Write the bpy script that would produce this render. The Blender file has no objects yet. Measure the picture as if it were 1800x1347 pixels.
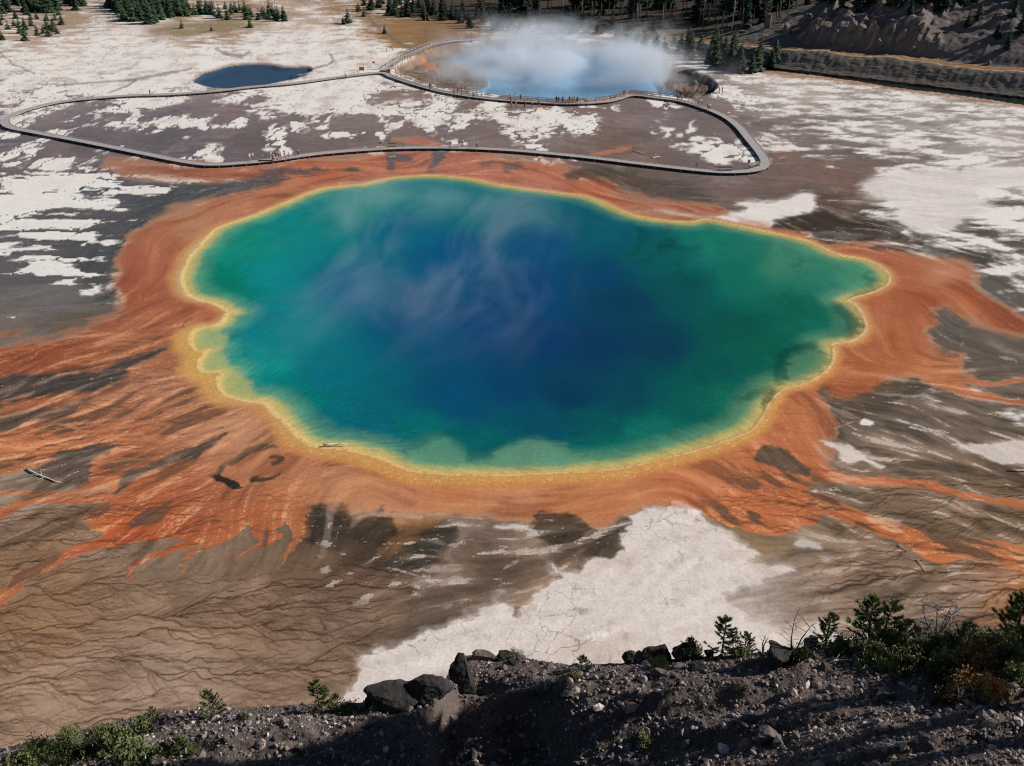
import bpy, bmesh, math, random
import numpy as np
from mathutils import Vector, Matrix

# ------------------------------------------------------------------ camera, sky, sun, exposure
FPX = 1700.0                       # focal length in pixels of the 1800 px wide photograph
CAM_H = 65.0                       # the viewpoint on the bluff above the basin
PITCH = math.atan(933.5 / FPX)     # looking down
SP, CP = math.sin(PITCH), math.cos(PITCH)
SUN_EL, SUN_AZ = 33.0, 6.0        # height, and angle ahead of due right
scene = bpy.context.scene
COL = scene.collection
cam_data = bpy.data.cameras.new('camera')
cam_data.sensor_width = 36.0; cam_data.lens = 36.0 * FPX / 1800.0
cam_data.clip_start = 0.5; cam_data.clip_end = 30000.0
cam = bpy.data.objects.new('camera', cam_data); COL.objects.link(cam)
cam.location = (0, 0, CAM_H); cam.rotation_euler = (math.pi / 2 - PITCH, 0, 0)
scene.camera = cam
world = bpy.data.worlds.new('World'); scene.world = world; world.use_nodes = True
wn = world.node_tree.nodes; wl = world.node_tree.links
sky = wn.new('ShaderNodeTexSky'); sky.sky_type = 'NISHITA'; sky.sun_disc = False
sky.sun_elevation = math.radians(SUN_EL); sky.sun_rotation = math.radians(90 - SUN_AZ)
sky.altitude = 2200.0; sky.air_density = 1.0; sky.dust_density = 0.6
wn['Background'].inputs['Strength'].default_value = 0.05
wl.new(sky.outputs['Color'], wn['Background'].inputs['Color'])
sun_data = bpy.data.lights.new('sun', 'SUN'); sun_data.energy = 4.6; sun_data.angle = math.radians(0.5); sun_data.color = (1.0, .955, .90)
sun = bpy.data.objects.new('sun', sun_data); COL.objects.link(sun)
_e, _a = math.radians(SUN_EL), math.radians(SUN_AZ)
SUN_DIR = Vector((math.cos(_e) * math.cos(_a), math.cos(_e) * math.sin(_a), math.sin(_e)))
sun.rotation_euler = SUN_DIR.to_track_quat('Z', 'Y').to_euler(); sun.location = (60, 20, 120)
scene.view_settings.view_transform = 'Standard'; scene.view_settings.look = 'None'
scene.view_settings.exposure = 0.0; scene.view_settings.gamma = 1.0; scene.view_settings.use_curve_mapping = False
scene.cycles.use_denoising = True; scene.cycles.pixel_filter_type = 'BLACKMAN_HARRIS'; scene.cycles.filter_width = 1.15
scene.cycles.max_bounces = 6; scene.cycles.transparent_max_bounces = 16; scene.cycles.volume_bounces = 3
LIGHT_K = np.array([0.86, 0.87, 0.90])   # what a level white sheet shows under this sun and sky (linear)
# ------------------------------------------------------------------ numeric helpers
def px2w(x, y, z=0.0):
    """Point of the photograph -> the place on the level z where it stands (metres)."""
    x = np.asarray(x, float); y = np.asarray(y, float)
    u = (x - 900.0) / FPX; v = (y - 673.5) / FPX
    zc = (CAM_H - z) / (SP + v * CP)
    return u * zc, zc * (CP - v * SP)

def w2px(X, Y, Z=0.0):
    dz = CAM_H - Z
    zc = Y * CP + dz * SP
    v = (dz * CP - Y * SP) / zc
    return 900.0 + FPX * X / zc, 673.5 + FPX * v

_rs = np.random.RandomState(7)
_PERM = _rs.permutation(4096).astype(np.int32)
_GA = _rs.rand(4096) * 2 * np.pi
_GX = np.cos(_GA).astype(np.float32); _GY = np.sin(_GA).astype(np.float32)
_RV = _rs.rand(4096).astype(np.float32)

def _h(i, j, s):
    return _PERM[(_PERM[(i + s * 131) & 4095] + j) & 4095]

def perlin(x, y, s=0):
    x = np.asarray(x, np.float32); y = np.asarray(y, np.float32)
    xi = np.floor(x).astype(np.int32); yi = np.floor(y).astype(np.int32)
    xf = x - xi; yf = y - yi
    u = xf * xf * xf * (xf * (xf * 6 - 15) + 10); w = yf * yf * yf * (yf * (yf * 6 - 15) + 10)
    def g(a, b, fx, fy):
        h = _h(a, b, s)
        return _GX[h] * fx + _GY[h] * fy
    n00 = g(xi, yi, xf, yf); n10 = g(xi + 1, yi, xf - 1, yf)
    n01 = g(xi, yi + 1, xf, yf - 1); n11 = g(xi + 1, yi + 1, xf - 1, yf - 1)
    a = n00 + u * (n10 - n00); b = n01 + u * (n11 - n01)
    return (a + w * (b - a)) * 1.5

def fbm(x, y, o=4, s=0, g=0.5, l=2.03):
    t = 0.0; a = 1.0; n = 0.0
    for k in range(o):
        t = t + a * perlin(x, y, s + k); n += a
        a *= g; x = x * l + 11.3; y = y * l + 5.7
    return t / n

def worley(x, y, s=0, jit=0.9):
    """Distance to the border between cells (second minus first nearest)."""
    x = np.asarray(x, np.float32); y = np.asarray(y, np.float32)
    xi = np.floor(x).astype(np.int32); yi = np.floor(y).astype(np.int32)
    f1 = np.full(x.shape, 9.0, np.float32); f2 = f1.copy(); cid = np.zeros(x.shape, np.float32)
    for a in (-1, 0, 1):
        for b in (-1, 0, 1):
            h = _h(xi + a, yi + b, s)
            px = xi + a + 0.5 + jit * (_RV[h] - 0.5); py = yi + b + 0.5 + jit * (_RV[(h * 7 + 3) & 4095] - 0.5)
            d = np.hypot(px - x, py - y)
            m = d < f1
            f2 = np.where(m, f1, np.minimum(f2, d)); cid = np.where(m, _RV[(h * 5 + 1) & 4095], cid); f1 = np.where(m, d, f1)
    return f2 - f1, cid, f1

def sst(a, b, x):
    t = np.clip((x - a) / (b - a), 0, 1)
    return t * t * (3 - 2 * t)

def lin(c):
    c = np.asarray(c, float) / 255.0
    return np.where(c <= 0.04045, c / 12.92, ((c + 0.055) / 1.055) ** 2.4)

def smooth_poly(p, n=5, closed=True):
    p = np.asarray(p, float); m = len(p); out = []
    for i in range(m if closed else m - 1):
        if closed:
            a, b, c, d = p[i - 1], p[i], p[(i + 1) % m], p[(i + 2) % m]
        else:
            a, b, c, d = p[max(i - 1, 0)], p[i], p[i + 1], p[min(i + 2, m - 1)]
        for k in range(n):
            t = k / n
            out.append(0.5 * ((2 * b) + (-a + c) * t + (2 * a - 5 * b + 4 * c - d) * t * t + (-a + 3 * b - 3 * c + d) * t ** 3))
    if not closed:
        out.append(p[-1])
    return np.array(out)

def sd_poly(x, y, poly, pad=60.0, big=60.0):
    """Signed distance (negative inside), only worked out near the outline."""
    poly = np.asarray(poly, float)
    out = np.full(x.shape, big, np.float32)
    m = (x > poly[:, 0].min() - pad) & (x < poly[:, 0].max() + pad) & (y > poly[:, 1].min() - pad) & (y < poly[:, 1].max() + pad)
    if not m.any():
        return out
    qx = x[m].astype(np.float32); qy = y[m].astype(np.float32)
    d2 = np.full(qx.shape, 1e12, np.float32); ins = np.zeros(qx.shape, bool)
    n = len(poly)
    for i in range(n):
        ax, ay = poly[i]; bx, by = poly[(i + 1) % n]
        ex, ey = bx - ax, by - ay
        L = ex * ex + ey * ey + 1e-9
        t = np.clip(((qx - ax) * ex + (qy - ay) * ey) / L, 0, 1)
        dx = qx - ax - t * ex; dy = qy - ay - t * ey
        np.minimum(d2, dx * dx + dy * dy, out=d2)
        if ay != by:
            c = ((ay > qy) != (by > qy)) & (qx < (bx - ax) * (qy - ay) / (by - ay) + ax)
            ins ^= c
    d = np.sqrt(d2)
    out[m] = np.where(ins, -d, d)
    return out

def sd_line(x, y, pts, pad=40.0, big=40.0):
    """Distance to a polyline minus its local half width; pts = (x, y, half width)."""
    pts = np.asarray(pts, float)
    out = np.full(x.shape, big, np.float32)
    m = (x > pts[:, 0].min() - pad) & (x < pts[:, 0].max() + pad) & (y > pts[:, 1].min() - pad) & (y < pts[:, 1].max() + pad)
    if not m.any():
        return out
    qx = x[m].astype(np.float32); qy = y[m].astype(np.float32)
    best = np.full(qx.shape, big, np.float32)
    for i in range(len(pts) - 1):
        ax, ay, aw = pts[i]; bx, by, bw = pts[i + 1]
        ex, ey = bx - ax, by - ay
        t = np.clip(((qx - ax) * ex + (qy - ay) * ey) / (ex * ex + ey * ey + 1e-9), 0, 1)
        np.minimum(best, np.hypot(qx - ax - t * ex, qy - ay - t * ey) - (aw + t * (bw - aw)), out=best)
    out[m] = best
    return out

def idw(x, y, anchors, power=3.0, ys=1.6, soft=14.0):
    a = np.asarray(anchors, float)
    num = np.zeros(x.shape + (a.shape[1] - 2,)); den = np.zeros(x.shape)
    for r in a:
        w = 1.0 / ((x - r[0]) ** 2 + ((y - r[1]) * ys) ** 2 + soft * soft) ** (power / 2)
        num += w[..., None] * r[2:]; den += w
    return num / den[..., None]
# ------------------------------------------------------------------ outlines and colours read off the photograph
# (photograph pixels; px2w turns every one of them into a place on the ground)
POOL = [(450,378),(416,390),(380,404),(356,431),(337,452),(324,479),(323,497),(331,514),(350,526),(383,535),(399,546),(416,549),
 (401,553),(395,565),(377,574),(353,578),(339,586),(336,600),(347,615),(370,613),(360,624),(353,639),(361,652),(390,652),(387,662),
 (387,675),(399,692),(423,702),(466,707),(481,722),(500,741),(518,757),(539,778),(568,785),(613,790),(654,800),(690,814),(726,825),
 (773,830),(850,833),(950,830),(1000,828),(1050,826),(1098,820),(1158,806),(1217,791),(1262,777),(1321,752),(1350,709),(1374,682),(1402,677),
 (1436,660),(1455,643),(1462,623),(1461,608),(1460,604),(1493,599),(1514,586),(1519,573),(1511,550),(1498,533),(1486,529),(1506,520),
 (1537,511),(1558,498),(1559,482),(1542,467),(1516,456),(1480,450),(1454,441),(1423,426),(1389,417),(1339,406),(1283,394),(1242,386),
 (1214,391),(1172,389),(1122,381),(1089,370),(1061,357),(1028,346),(983,340),(950,336),(875,325),(825,315),(762,309),(700,312),(662,319),
 (637,325),(575,330),(545,340),(500,357)]
BASE = [(60,60,172,150,130),(350,55,150,128,105),(500,60,196,180,166),(100,110,205,190,178),(300,100,216,202,192),(560,100,208,194,182),
 (690,70,146,116,80),(780,60,128,102,80),(640,20,165,145,128),(420,20,160,135,112),(60,190,140,126,122),(200,200,116,106,112),(400,200,122,108,110),(600,200,128,114,112),
 (150,235,108,100,106),(300,250,98,92,98),(450,250,104,95,98),(600,250,114,100,98),(800,230,120,106,104),(1000,220,124,108,104),(1150,220,120,106,106),
 (1100,270,116,94,86),(1250,260,112,100,100),(1400,230,118,108,106),(1400,160,176,164,156),(1600,200,156,147,143),(1750,250,166,156,150),(1400,300,118,98,90),
 (1500,330,114,94,86),(1250,330,106,93,88),(1100,320,98,82,74),(1450,390,66,56,48),(1560,400,88,77,71),(1700,450,84,78,74),(1760,500,96,89,84),
 (1700,560,92,84,78),(1750,620,100,88,78),(1700,720,110,96,84),(1600,740,112,98,87),(1550,700,92,79,68),(1700,860,122,104,86),(1600,830,132,112,96),
 (1550,930,128,108,88),(1700,920,120,102,82),(1450,960,136,116,98),(1350,940,128,106,82),(1450,1030,154,136,122),(1650,1050,128,108,92),(1780,1020,176,124,82),
 (1600,1080,156,140,126),(1300,1050,188,173,164),(30,240,102,98,104),(100,270,114,102,103),(200,330,84,85,92),(300,340,76,78,82),(230,400,80,80,82),
 (190,470,72,74,77),(80,530,108,103,103),(40,470,92,90,94),(150,590,104,92,78),(20,580,114,103,97),(60,680,70,68,66),(150,650,78,72,66),(60,720,84,78,72),
 (200,730,105,84,72),(120,820,88,80,73),(60,860,134,114,98),(40,900,150,127,109),(130,930,138,115,94),(60,1000,146,116,88),(200,1000,144,122,103),
 (350,1000,128,107,90),(450,1000,120,98,80),(300,1100,157,133,114),(100,1080,155,126,100),(100,1200,166,143,125),(300,1200,172,150,134),(500,1150,148,126,109),
 (600,1120,134,114,98),(420,1080,150,126,107),(600,1050,122,102,86),(600,940,78,64,52),(560,980,110,88,70),(700,930,134,94,62),(680,1010,92,78,66),
 (750,960,78,68,58),(800,930,112,94,82),(900,950,118,100,88),(1000,940,84,71,58),(1060,920,80,68,58),(850,1040,114,96,82),(780,1050,90,77,66),(950,1020,146,122,102)]
ORANGE = [(300,420,178,106,72),(250,470,172,96,66),(220,500,160,84,58),(340,400,188,132,92),(300,560,172,98,64),(250,600,174,106,72),(60,620,158,80,50),
 (120,640,152,84,54),(220,700,190,128,94),(300,680,184,122,90),(330,760,192,130,96),(250,760,178,106,70),(100,760,182,108,70),(60,790,194,114,70),(200,800,174,98,64),
 (420,760,194,140,100),(450,820,188,122,84),(360,880,178,100,64),(300,900,186,96,54),(420,920,186,104,62),(240,930,198,94,46),(150,900,194,112,68),(520,900,190,114,70),
 (600,860,192,130,88),(700,880,202,134,92),(800,870,198,124,76),(900,890,202,136,92),(1000,880,196,124,76),(1100,870,194,118,72),(1200,860,194,112,66),(1280,840,198,120,74),
 (1300,890,204,116,66),(1350,860,198,110,62),(1400,760,196,114,68),(1500,660,178,98,54),(1560,600,180,100,58),(1600,520,174,92,52),(1680,520,172,90,52),(1600,460,178,102,66),
 (1540,560,184,110,68),(1650,480,194,130,94),(1780,570,162,84,48),(1650,650,200,124,80),(1750,690,190,106,60),(1450,730,198,118,72),(1550,850,198,112,64),(1600,940,202,114,60),
 (1750,980,198,122,70),(1750,880,194,110,62),(300,295,150,90,72),(450,305,174,98,72),(560,300,182,102,70),(680,290,182,106,78),(760,290,178,110,90),(850,300,184,114,90),
 (950,310,188,114,86),(1050,330,180,98,68),(1150,360,178,102,72),(500,330,184,114,82),(400,350,186,120,88),(600,280,184,112,78)]
WATER = [(420,430,26,136,116),(400,500,4,120,98),(480,480,10,132,136),(560,400,16,130,128),(500,560,0,122,130),(450,640,4,134,128),(560,650,0,106,122),
 (520,700,0,112,108),(650,730,0,98,112),(600,500,0,98,132),(700,400,4,104,134),(650,350,64,142,128),(760,340,46,132,136),(850,350,36,122,130),(800,450,0,88,132),
 (750,560,0,82,124),(850,560,0,72,120),(950,500,0,72,120),(950,600,0,60,105),(1050,600,0,55,94),(900,680,0,66,103),(1000,700,0,58,90),(800,700,0,76,112),(750,760,0,108,104),
 (850,780,0,98,98),(950,740,0,78,98),(1050,740,0,86,86),(1100,680,0,70,86),(1150,600,0,62,86),(1050,480,0,70,108),(1100,520,0,62,90),(1150,450,0,96,96),(1050,400,0,98,114),
 (950,380,14,110,124),(1250,430,34,128,108),(1200,500,0,86,86),(1300,480,22,118,98),(1380,460,90,140,110),(1450,500,62,130,108),(1400,540,12,105,86),(1300,580,0,90,76),
 (1350,620,0,96,78),(1250,650,0,88,80),(1200,720,0,94,84),(1270,700,22,105,86),(1150,760,24,112,96),(1050,790,14,106,96),(1500,490,100,150,115),(1450,570,24,110,88),(950,420,0,80,128)]
# share of the ground under white sinter
WHITE = [(100,90,.8),(200,75,.8),(250,100,.93),(380,100,.93),(450,80,.9),(520,60,.85),(560,110,.93),(150,120,.93),(300,140,.95),(640,90,.9),(180,150,.9),(60,120,.85),(20,140,.7),(1700,160,.5),(1500,155,.6),(1600,165,.6),(100,40,.12),(0,1200,0),(0,830,0),(-60,760,0),(0,900,0),(150,850,0),(100,1340,0),(400,1250,0),(600,1340,0),(1700,1300,0),(1400,1340,0),(1650,1100,0),(1790,1080,0),(560,1060,0),(60,70,.22),(100,110,.72),(200,100,.82),(300,115,.82),(400,60,.2),(330,72,.35),(500,90,.8),(600,80,.8),(630,120,.92),(250,140,.88),(100,150,.7),
 (50,160,.45),(500,170,.86),(560,170,.93),(620,180,.96),(700,190,.84),(780,190,.72),(860,195,.66),(930,195,.6),(980,200,.5),(1010,215,.2),(440,185,.66),(350,190,.42),
 (200,200,.5),(150,210,.46),(300,215,.5),(100,200,.42),(250,190,.4),(420,205,.45),(380,228,.4),(480,220,.3),(600,220,.5),(640,228,.36),(700,220,.25),(800,214,.46),(900,214,.4),(450,245,.04),
 (600,250,.02),(700,242,.02),(850,235,.03),(300,252,0),(150,243,.02),(60,240,.3),(20,250,.45),(30,290,.42),(100,330,.9),(40,350,.94),(180,340,.72),(240,330,.45),(100,400,.62),
 (60,400,.58),(140,430,.42),(80,450,.36),(120,480,.36),(160,460,.25),(40,500,.04),(200,400,.06),(240,360,.06),(100,540,0),(1100,220,.03),(1170,228,.16),(1230,240,.18),
 (1200,270,.1),(1100,270,0),(1300,240,.28),(1280,180,.55),(1350,170,.55),(1400,200,.42),(1380,230,.36),(1450,170,.55),(1550,180,.5),(1550,220,.46),(1450,250,.25),
 (1600,250,.45),(1700,200,.5),(1700,260,.45),(1400,300,.02),(1500,290,.04),(1600,310,.6),(1680,330,.7),(1620,370,.85),(1740,370,.62),(1790,400,.6),(1720,420,.25),(1780,440,.4),
 (1560,420,.15),(1300,320,.02),(1480,360,.03),(1700,500,.02),(1760,600,.02),(690,60,.05),(760,60,.05),(640,15,.5),(560,10,.4),(500,30,.2),(1150,330,0),(900,320,0),
 (600,900,0),(300,900,0),(100,700,0),(300,1100,0),(1600,800,.02),(1500,1000,.03),(1400,960,.04),(900,980,.12),(850,930,.2),(1000,930,.06),(660,1040,.05),(560,920,.04),(1700,900,0),(1600,1060,.06)]
FLOW = [(1540,760,1,.12),(1500,715,1,.1),(1600,700,1,.12),(100,620,-1,.12),(100,760,-1,.3),(200,850,-1,.45),(100,950,-1,.4),(300,900,-.9,.6),(420,930,-.3,1),(520,930,-.2,1),(600,960,-.3,1),(250,700,-1,.4),(300,560,-.8,.5),
 (220,450,-.3,1),(300,380,-.8,.4),(700,880,-1,-.05),(900,890,-1,0),(1100,890,-1,.02),(1300,880,1,.5),(1500,900,1,.45),(1600,850,1,.1),(1700,970,1,.2),(1700,700,1,.2),(1700,550,1,.5),
 (1600,480,1,.3),(1560,560,.2,1),(1450,750,.3,1),(1000,320,1,.25),(700,290,1,-.1),(450,300,1,-.05),(200,300,1,.05),(1200,330,1,.1),(1500,380,1,.1),(1600,200,1,.05),
 (1700,300,1,-.1),(1300,230,1,.05),(900,230,1,.02),(500,220,1,.15),(200,220,1,.1),(300,110,1,.05),(100,370,1,.15),(100,480,1,.1),(150,1100,-1,.05),(300,1150,-1,-.1),(500,1100,-1,-.3),
 (600,1000,-1,.1),(1500,1000,1,-.2),(1600,1050,1,-.3),(1650,800,1,.2),(1100,1000,.7,-.5),(800,1000,1,.05)]
O_MAIN = [(450,336),(401,339),(341,360),(282,384),(238,410),(214,443),(202,482),(196,517),(190,527),(222,541),(214,556),(178,568),(154,577),(74,594),(0,602),(-160,612),
 (-160,880),(0,836),(50,822),(100,846),(142,858),(205,868),(178,905),(166,946),(221,950),(277,939),(332,957),(369,957),(406,946),(432,924),(443,950),(476,950),(487,922),
 (517,939),(531,935),(536,914),(541,887),(589,888),(666,905),(690,893),(694,911),(797,912),(916,909),(975,903),(1009,905),(1033,916),(1069,919),(1098,901),(1158,893),
 (1232,893),(1253,897),(1271,918),(1306,928),(1351,944),(1409,938),(1440,915),(1418,882),(1430,850),(1442,842),(1480,838),(1470,812),(1440,790),(1428,772),(1450,762),(1458,740),(1455,709),(1462,688),(1478,704),(1528,693),
 (1558,674),(1588,662),(1617,660),(1640,676),(1690,664),(1683,649),(1675,625),(1644,610),(1631,586),(1649,566),(1644,534),(1675,542),(1701,563),(1740,576),(1800,586),(1900,600),(1900,585),(1800,560),
 (1766,542),(1727,516),(1712,494),(1701,469),(1672,455),(1610,445),(1584,437),(1519,428),(1467,432),(1440,430),(1400,415),(1340,400),(1280,392),(1240,383),(1170,383),(1100,372),(900,500),(500,420)]
O_TOP = [(190,289),(255,284),(312,290),(420,293),(480,288),(560,277),(650,270),(720,266),(800,268),(900,275),(980,290),(1010,302),(1050,316),(1085,333),(1110,345),(1150,354),(1200,359),
 (1262,366),(1264,374),(1200,373),(1150,371),(1100,370),(1060,360),(983,345),(825,325),(700,322),(575,340),(500,362),(440,388),(405,392),(400,362),(420,345),(450,334),(452,318),(386,317),(297,311),(223,303)]
O_ISLE = [(1360,405),(1375,403),(1400,408),(1424,411),(1426,415),(1412,417),(1385,414),(1364,410)]
STREAMS = [[(0,1048,9),(37,1013,10),(74,998,9),(129,970,8),(166,958,7),(221,951,7),(277,940,10)],
 [(-80,930,6),(0,906,8),(45,884,7),(104,878,8),(148,876,9),(200,872,12)],
 [(-80,895,2),(0,868,3),(45,866,3),(90,868,3),(142,862,4),(200,850,8)],
 [(229,1020,2),(240,994,4),(258,982,5),(280,975,5),(332,958,7)],
 [(320,1005,1),(326,985,3),(350,968,4),(372,957,5)],
 [(420,985,1),(440,965,3),(476,950,5)],[(490,988,1),(505,962,3),(530,938,5)],
 [(1330,858,10),(1380,868,14),(1424,880,16),(1498,907,13),(1573,936,15),(1617,953,20),(1647,967,18),(1736,966,16),(1800,986,22),(1900,1010,24)],
 [(1400,800,8),(1420,830,10),(1445,838,11),(1498,841,7),(1573,846,6),(1647,856,6),(1706,873,6),(1800,889,5),(1900,905,5)],
 [(1630,668,8),(1680,682,10),(1706,692,8),(1750,700,5),(1800,708,4),(1900,725,3)],
 [(1660,656,5),(1690,664,6),(1721,672,4),(1766,673,3),(1800,667,3),(1900,655,3)],
 [(1270,905,6),(1310,915,10),(1360,925,9),(1410,930,4)],
 [(1040,272,1),(1075,266,1.5),(1110,261,1)],[(690,245,1),(735,248,5),(770,256,4)]]
DARK = [  # outline, colour, edge softness, strength
 ([(312,601),(267,617),(223,635),(178,648),(104,656),(0,665),(-160,680),(-160,740),(0,712),(80,700),(150,690),(193,676),(238,652),(270,628)],(72,68,64),7,.95),
 ([(-160,770),(0,757),(40,745),(110,728),(160,713),(150,702),(80,716),(0,730),(-160,745)],(84,76,70),7,.8),
 ([(55,826),(89,806),(160,786),(212,777),(202,794),(168,808),(150,835),(135,852),(100,848)],(86,80,74),6,.92),
 ([(195,860),(214,836),(267,819),(312,795),(350,784),(398,759),(362,787),(336,806),(282,827),(238,848),(208,861)],(92,80,68),5,.92),
 ([(371,833),(380,848),(406,861),(421,855),(411,847),(388,841),(384,832)],(40,40,36),3,.97),
 ([(441,842),(455,838),(480,836),(500,828),(485,838),(467,843),(448,845)],(58,52,46),3,.85),
 ([(475,806),(485,802),(498,803),(497,812),(486,816),(478,814),(489,811),(490,807)],(78,62,50),3,.8),
 ([(539,890),(589,887),(666,905),(690,893),(692,931),(678,952),(613,938),(574,943),(553,952),(534,925)],(62,54,46),9,.86),
 ([(690,985),(726,952),(767,938),(797,949),(785,976),(758,997),(714,1002),(660,1000)],(66,60,54),11,.8),
 ([(940,903),(995,893),(1027,914),(1075,926),(1106,922),(1094,948),(1081,972),(1039,978),(985,960),(930,935)],(76,64,52),6,.92),
 ([(1330,795),(1345,782),(1366,787),(1386,795),(1419,816),(1426,836),(1395,832),(1366,819),(1336,813)],(92,78,66),4,.95),
 ([(1372,834),(1400,837),(1412,843),(1390,843)],(104,80,62),4,.8),
 ([(1452,708),(1460,684),(1474,702),(1520,697),(1560,676),(1590,666),(1618,664),(1634,680),(1600,700),(1540,720),(1500,740),(1470,745),(1456,738)],(88,76,64),8,.9),
 ([(1652,548),(1672,545),(1700,570),(1702,600),(1690,622),(1655,612),(1640,588),(1652,566)],(92,86,78),8,.85),
 ([(1355,396),(1385,384),(1440,380),(1520,384),(1600,402),(1560,420),(1480,424),(1440,420),(1428,408),(1380,402)],(62,52,45),7,.9),
 ([(1540,436),(1640,432),(1720,446),(1740,470),(1690,452),(1620,442),(1570,442)],(70,66,62),8,.9),
 ([(458,298),(500,294),(552,303),(545,308),(500,305),(470,303)],(86,78,76),4,.85),
 ([(420,318),(470,311),(498,312),(480,322),(440,335),(360,345),(300,350),(330,330),(380,322)],(78,80,84),7,.9),
 ([(556,293),(580,297),(560,300),(548,297)],(80,80,84),3,.8),([(610,296),(630,295),(628,300),(612,300)],(80,80,84),3,.8),
 ([(680,272),(696,270),(725,280),(715,285),(692,283),(694,300),(680,300),(684,284)],(86,88,92),4,.85),
 ([(762,266),(790,265),(778,280),(768,295),(752,298),(760,283)],(84,90,94),4,.85),
 ([(890,290),(910,285),(915,292),(900,303),(885,300)],(96,84,82),5,.7),([(845,288),(870,280),(866,286),(850,294)],(100,88,86),4,.6),
 ([(992,313),(1008,303),(1040,296),(1075,296),(1120,300),(1110,310),(1060,312),(1030,308),(1010,314)],(78,70,64),6,.85),
 ([(1090,316),(1180,322),(1250,345),(1200,352),(1130,340)],(80,70,64),9,.7),
 ([(176,500),(196,440),(230,395),(270,350),(330,325),(300,360),(245,395),(212,430),(198,470),(190,520),(170,540)],(72,75,78),8,.85),
 ([(440,786),(470,781),(488,789),(465,789),(440,797),(405,815),(385,832),(374,832),(395,815),(420,798)],(96,78,62),4,.85),
 ([(300,606),(318,596),(324,570),(330,567),(328,585),(315,602)],(74,56,48),3,.8)]
PALE = [  # white sinter with an outline of its own: outline, colour, softness, strength
 ([(1098,901),(1140,893),(1176,895),(1232,893),(1250,898),(1259,916),(1277,934),(1327,964),(1315,985),(1336,1002),(1389,1011),(1336,1024),(1291,1028),(1262,1046),(1321,1077),(1366,1094),(1450,1097),
   (1560,1150),(1300,1300),(560,1330),(620,1200),(650,1156),(683,1133),(756,1108),(822,1078),(872,1058),(903,1064),(910,1083),(928,1067),(950,1050),(995,1023),(968,996),(989,1006),(1021,1008),(1024,985),(1078,970),(1090,946),(1110,921)],(218,207,201),7,.96),
 ([(1524,320),(1578,307),(1667,298),(1800,302),(1900,305),(1900,322),(1800,328),(1720,329),(1712,345),(1740,360),(1693,391),(1649,407),(1600,402),(1542,418),(1582,380),(1573,360),(1524,342)],(214,205,200),9,.9),
 ([(1150,371),(1200,375),(1231,380),(1250,378),(1303,375),(1311,366),(1297,358),(1367,354),(1422,342),(1433,365),(1394,378),(1358,392),(1347,398),(1306,396),(1272,390),(1242,383),(1222,384),(1186,378)],(224,216,210),4,.96),
 ([(1683,784),(1736,783),(1800,780),(1900,780),(1900,825),(1800,819),(1751,810),(1721,798)],(206,194,186),4,.92),
 ([(1512,741),(1520,737),(1533,741),(1537,745),(1526,749),(1513,747)],(228,220,214),2,.95),
 ([(1433,774),(1460,778),(1484,784),(1516,798),(1543,822),(1516,812),(1484,810),(1469,794),(1445,786)],(218,204,192),4,.9),
 ([(180,656),(190,651),(205,650),(217,646),(215,650),(200,656),(206,663),(196,664),(185,660)],(222,212,206),2,.92),
 ([(-60,705),(0,690),(30,682),(60,678),(65,684),(20,696),(0,700)],(208,198,192),3,.9),
 ([(215,672),(240,690),(268,720),(262,724),(235,708),(205,690)],(222,170,140),7,.75),
 ([(684,274),(691,272),(696,275),(692,279),(685,278)],(232,226,220),2,.95),
 ([(490,288),(505,285),(526,286),(510,291),(496,293)],(214,190,170),3,.8),
 ([(462,262),(475,260),(485,262),(475,266),(464,265)],(228,222,218),2,.9),
 ([(955,197),(975,200),(1000,208),(1026,216),(1020,221),(990,214),(960,206),(940,198)],(226,218,212),2,.9),
 ([(870,205),(905,210),(950,216),(955,222),(920,222),(880,216)],(226,218,212),2,.9),
 ([(1160,224),(1172,226),(1186,228),(1175,232),(1178,238),(1165,241),(1172,233)],(228,222,216),2,.93),
 ([(1206,232),(1214,226),(1211,220),(1220,213),(1216,221),(1225,226),(1222,230),(1208,235)],(228,222,216),2,.93),
 ([(1215,243),(1225,239),(1238,240),(1236,246),(1222,248),(1214,247)],(230,224,218),2,.95),
 ([(1206,267),(1222,264),(1230,259),(1229,266),(1216,270)],(226,220,214),2,.9),([(1188,236),(1200,235),(1199,240),(1190,240)],(226,220,214),2,.9),
 ([(1245,274),(1258,269),(1266,275),(1254,278)],(222,214,208),2,.85),([(1293,247),(1303,244),(1305,250),(1296,253)],(226,220,214),2,.85),
 ([(880,925),(960,921),(1040,924),(1106,917),(1104,922),(1030,929),(950,932),(880,930)],(214,204,198),3,.75),
 ([(790,930),(820,922),(850,930),(820,950),(805,985),(822,1010),(800,1025),(770,1030),(790,1000),(795,960)],(150,130,118),10,.6),
 ([(1405,955),(1430,945),(1450,958),(1440,965),(1415,964)],(206,198,192),5,.7)]
SHELF = [([(700,796),(738,774),(773,764),(797,777),(815,795),(813,812),(767,818),(726,814)],(96,152,122),16,.7),
 ([(858,806),(880,786),(916,774),(945,771),(975,780),(1000,792),(1006,808),(990,818),(900,820)],(100,154,124),13,.8),
 ([(1380,668),(1378,645),(1400,620),(1440,612),(1452,625),(1440,650),(1410,668)],(80,132,98),9,.7),
 ([(1455,590),(1470,560),(1490,548),(1505,560),(1508,580),(1480,594)],(60,118,92),8,.6),
 ([(1340,705),(1350,690),(1362,684),(1356,708),(1346,720)],(60,100,74),5,.7),
 ([(360,640),(385,614),(410,640),(400,648),(370,650)],(176,182,120),9,.8),([(395,690),(395,665),(420,650),(450,690),(440,702)],(178,180,116),9,.8),
 ([(345,610),(345,590),(375,580),(400,590),(385,608)],(170,182,124),8,.8)]
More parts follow.
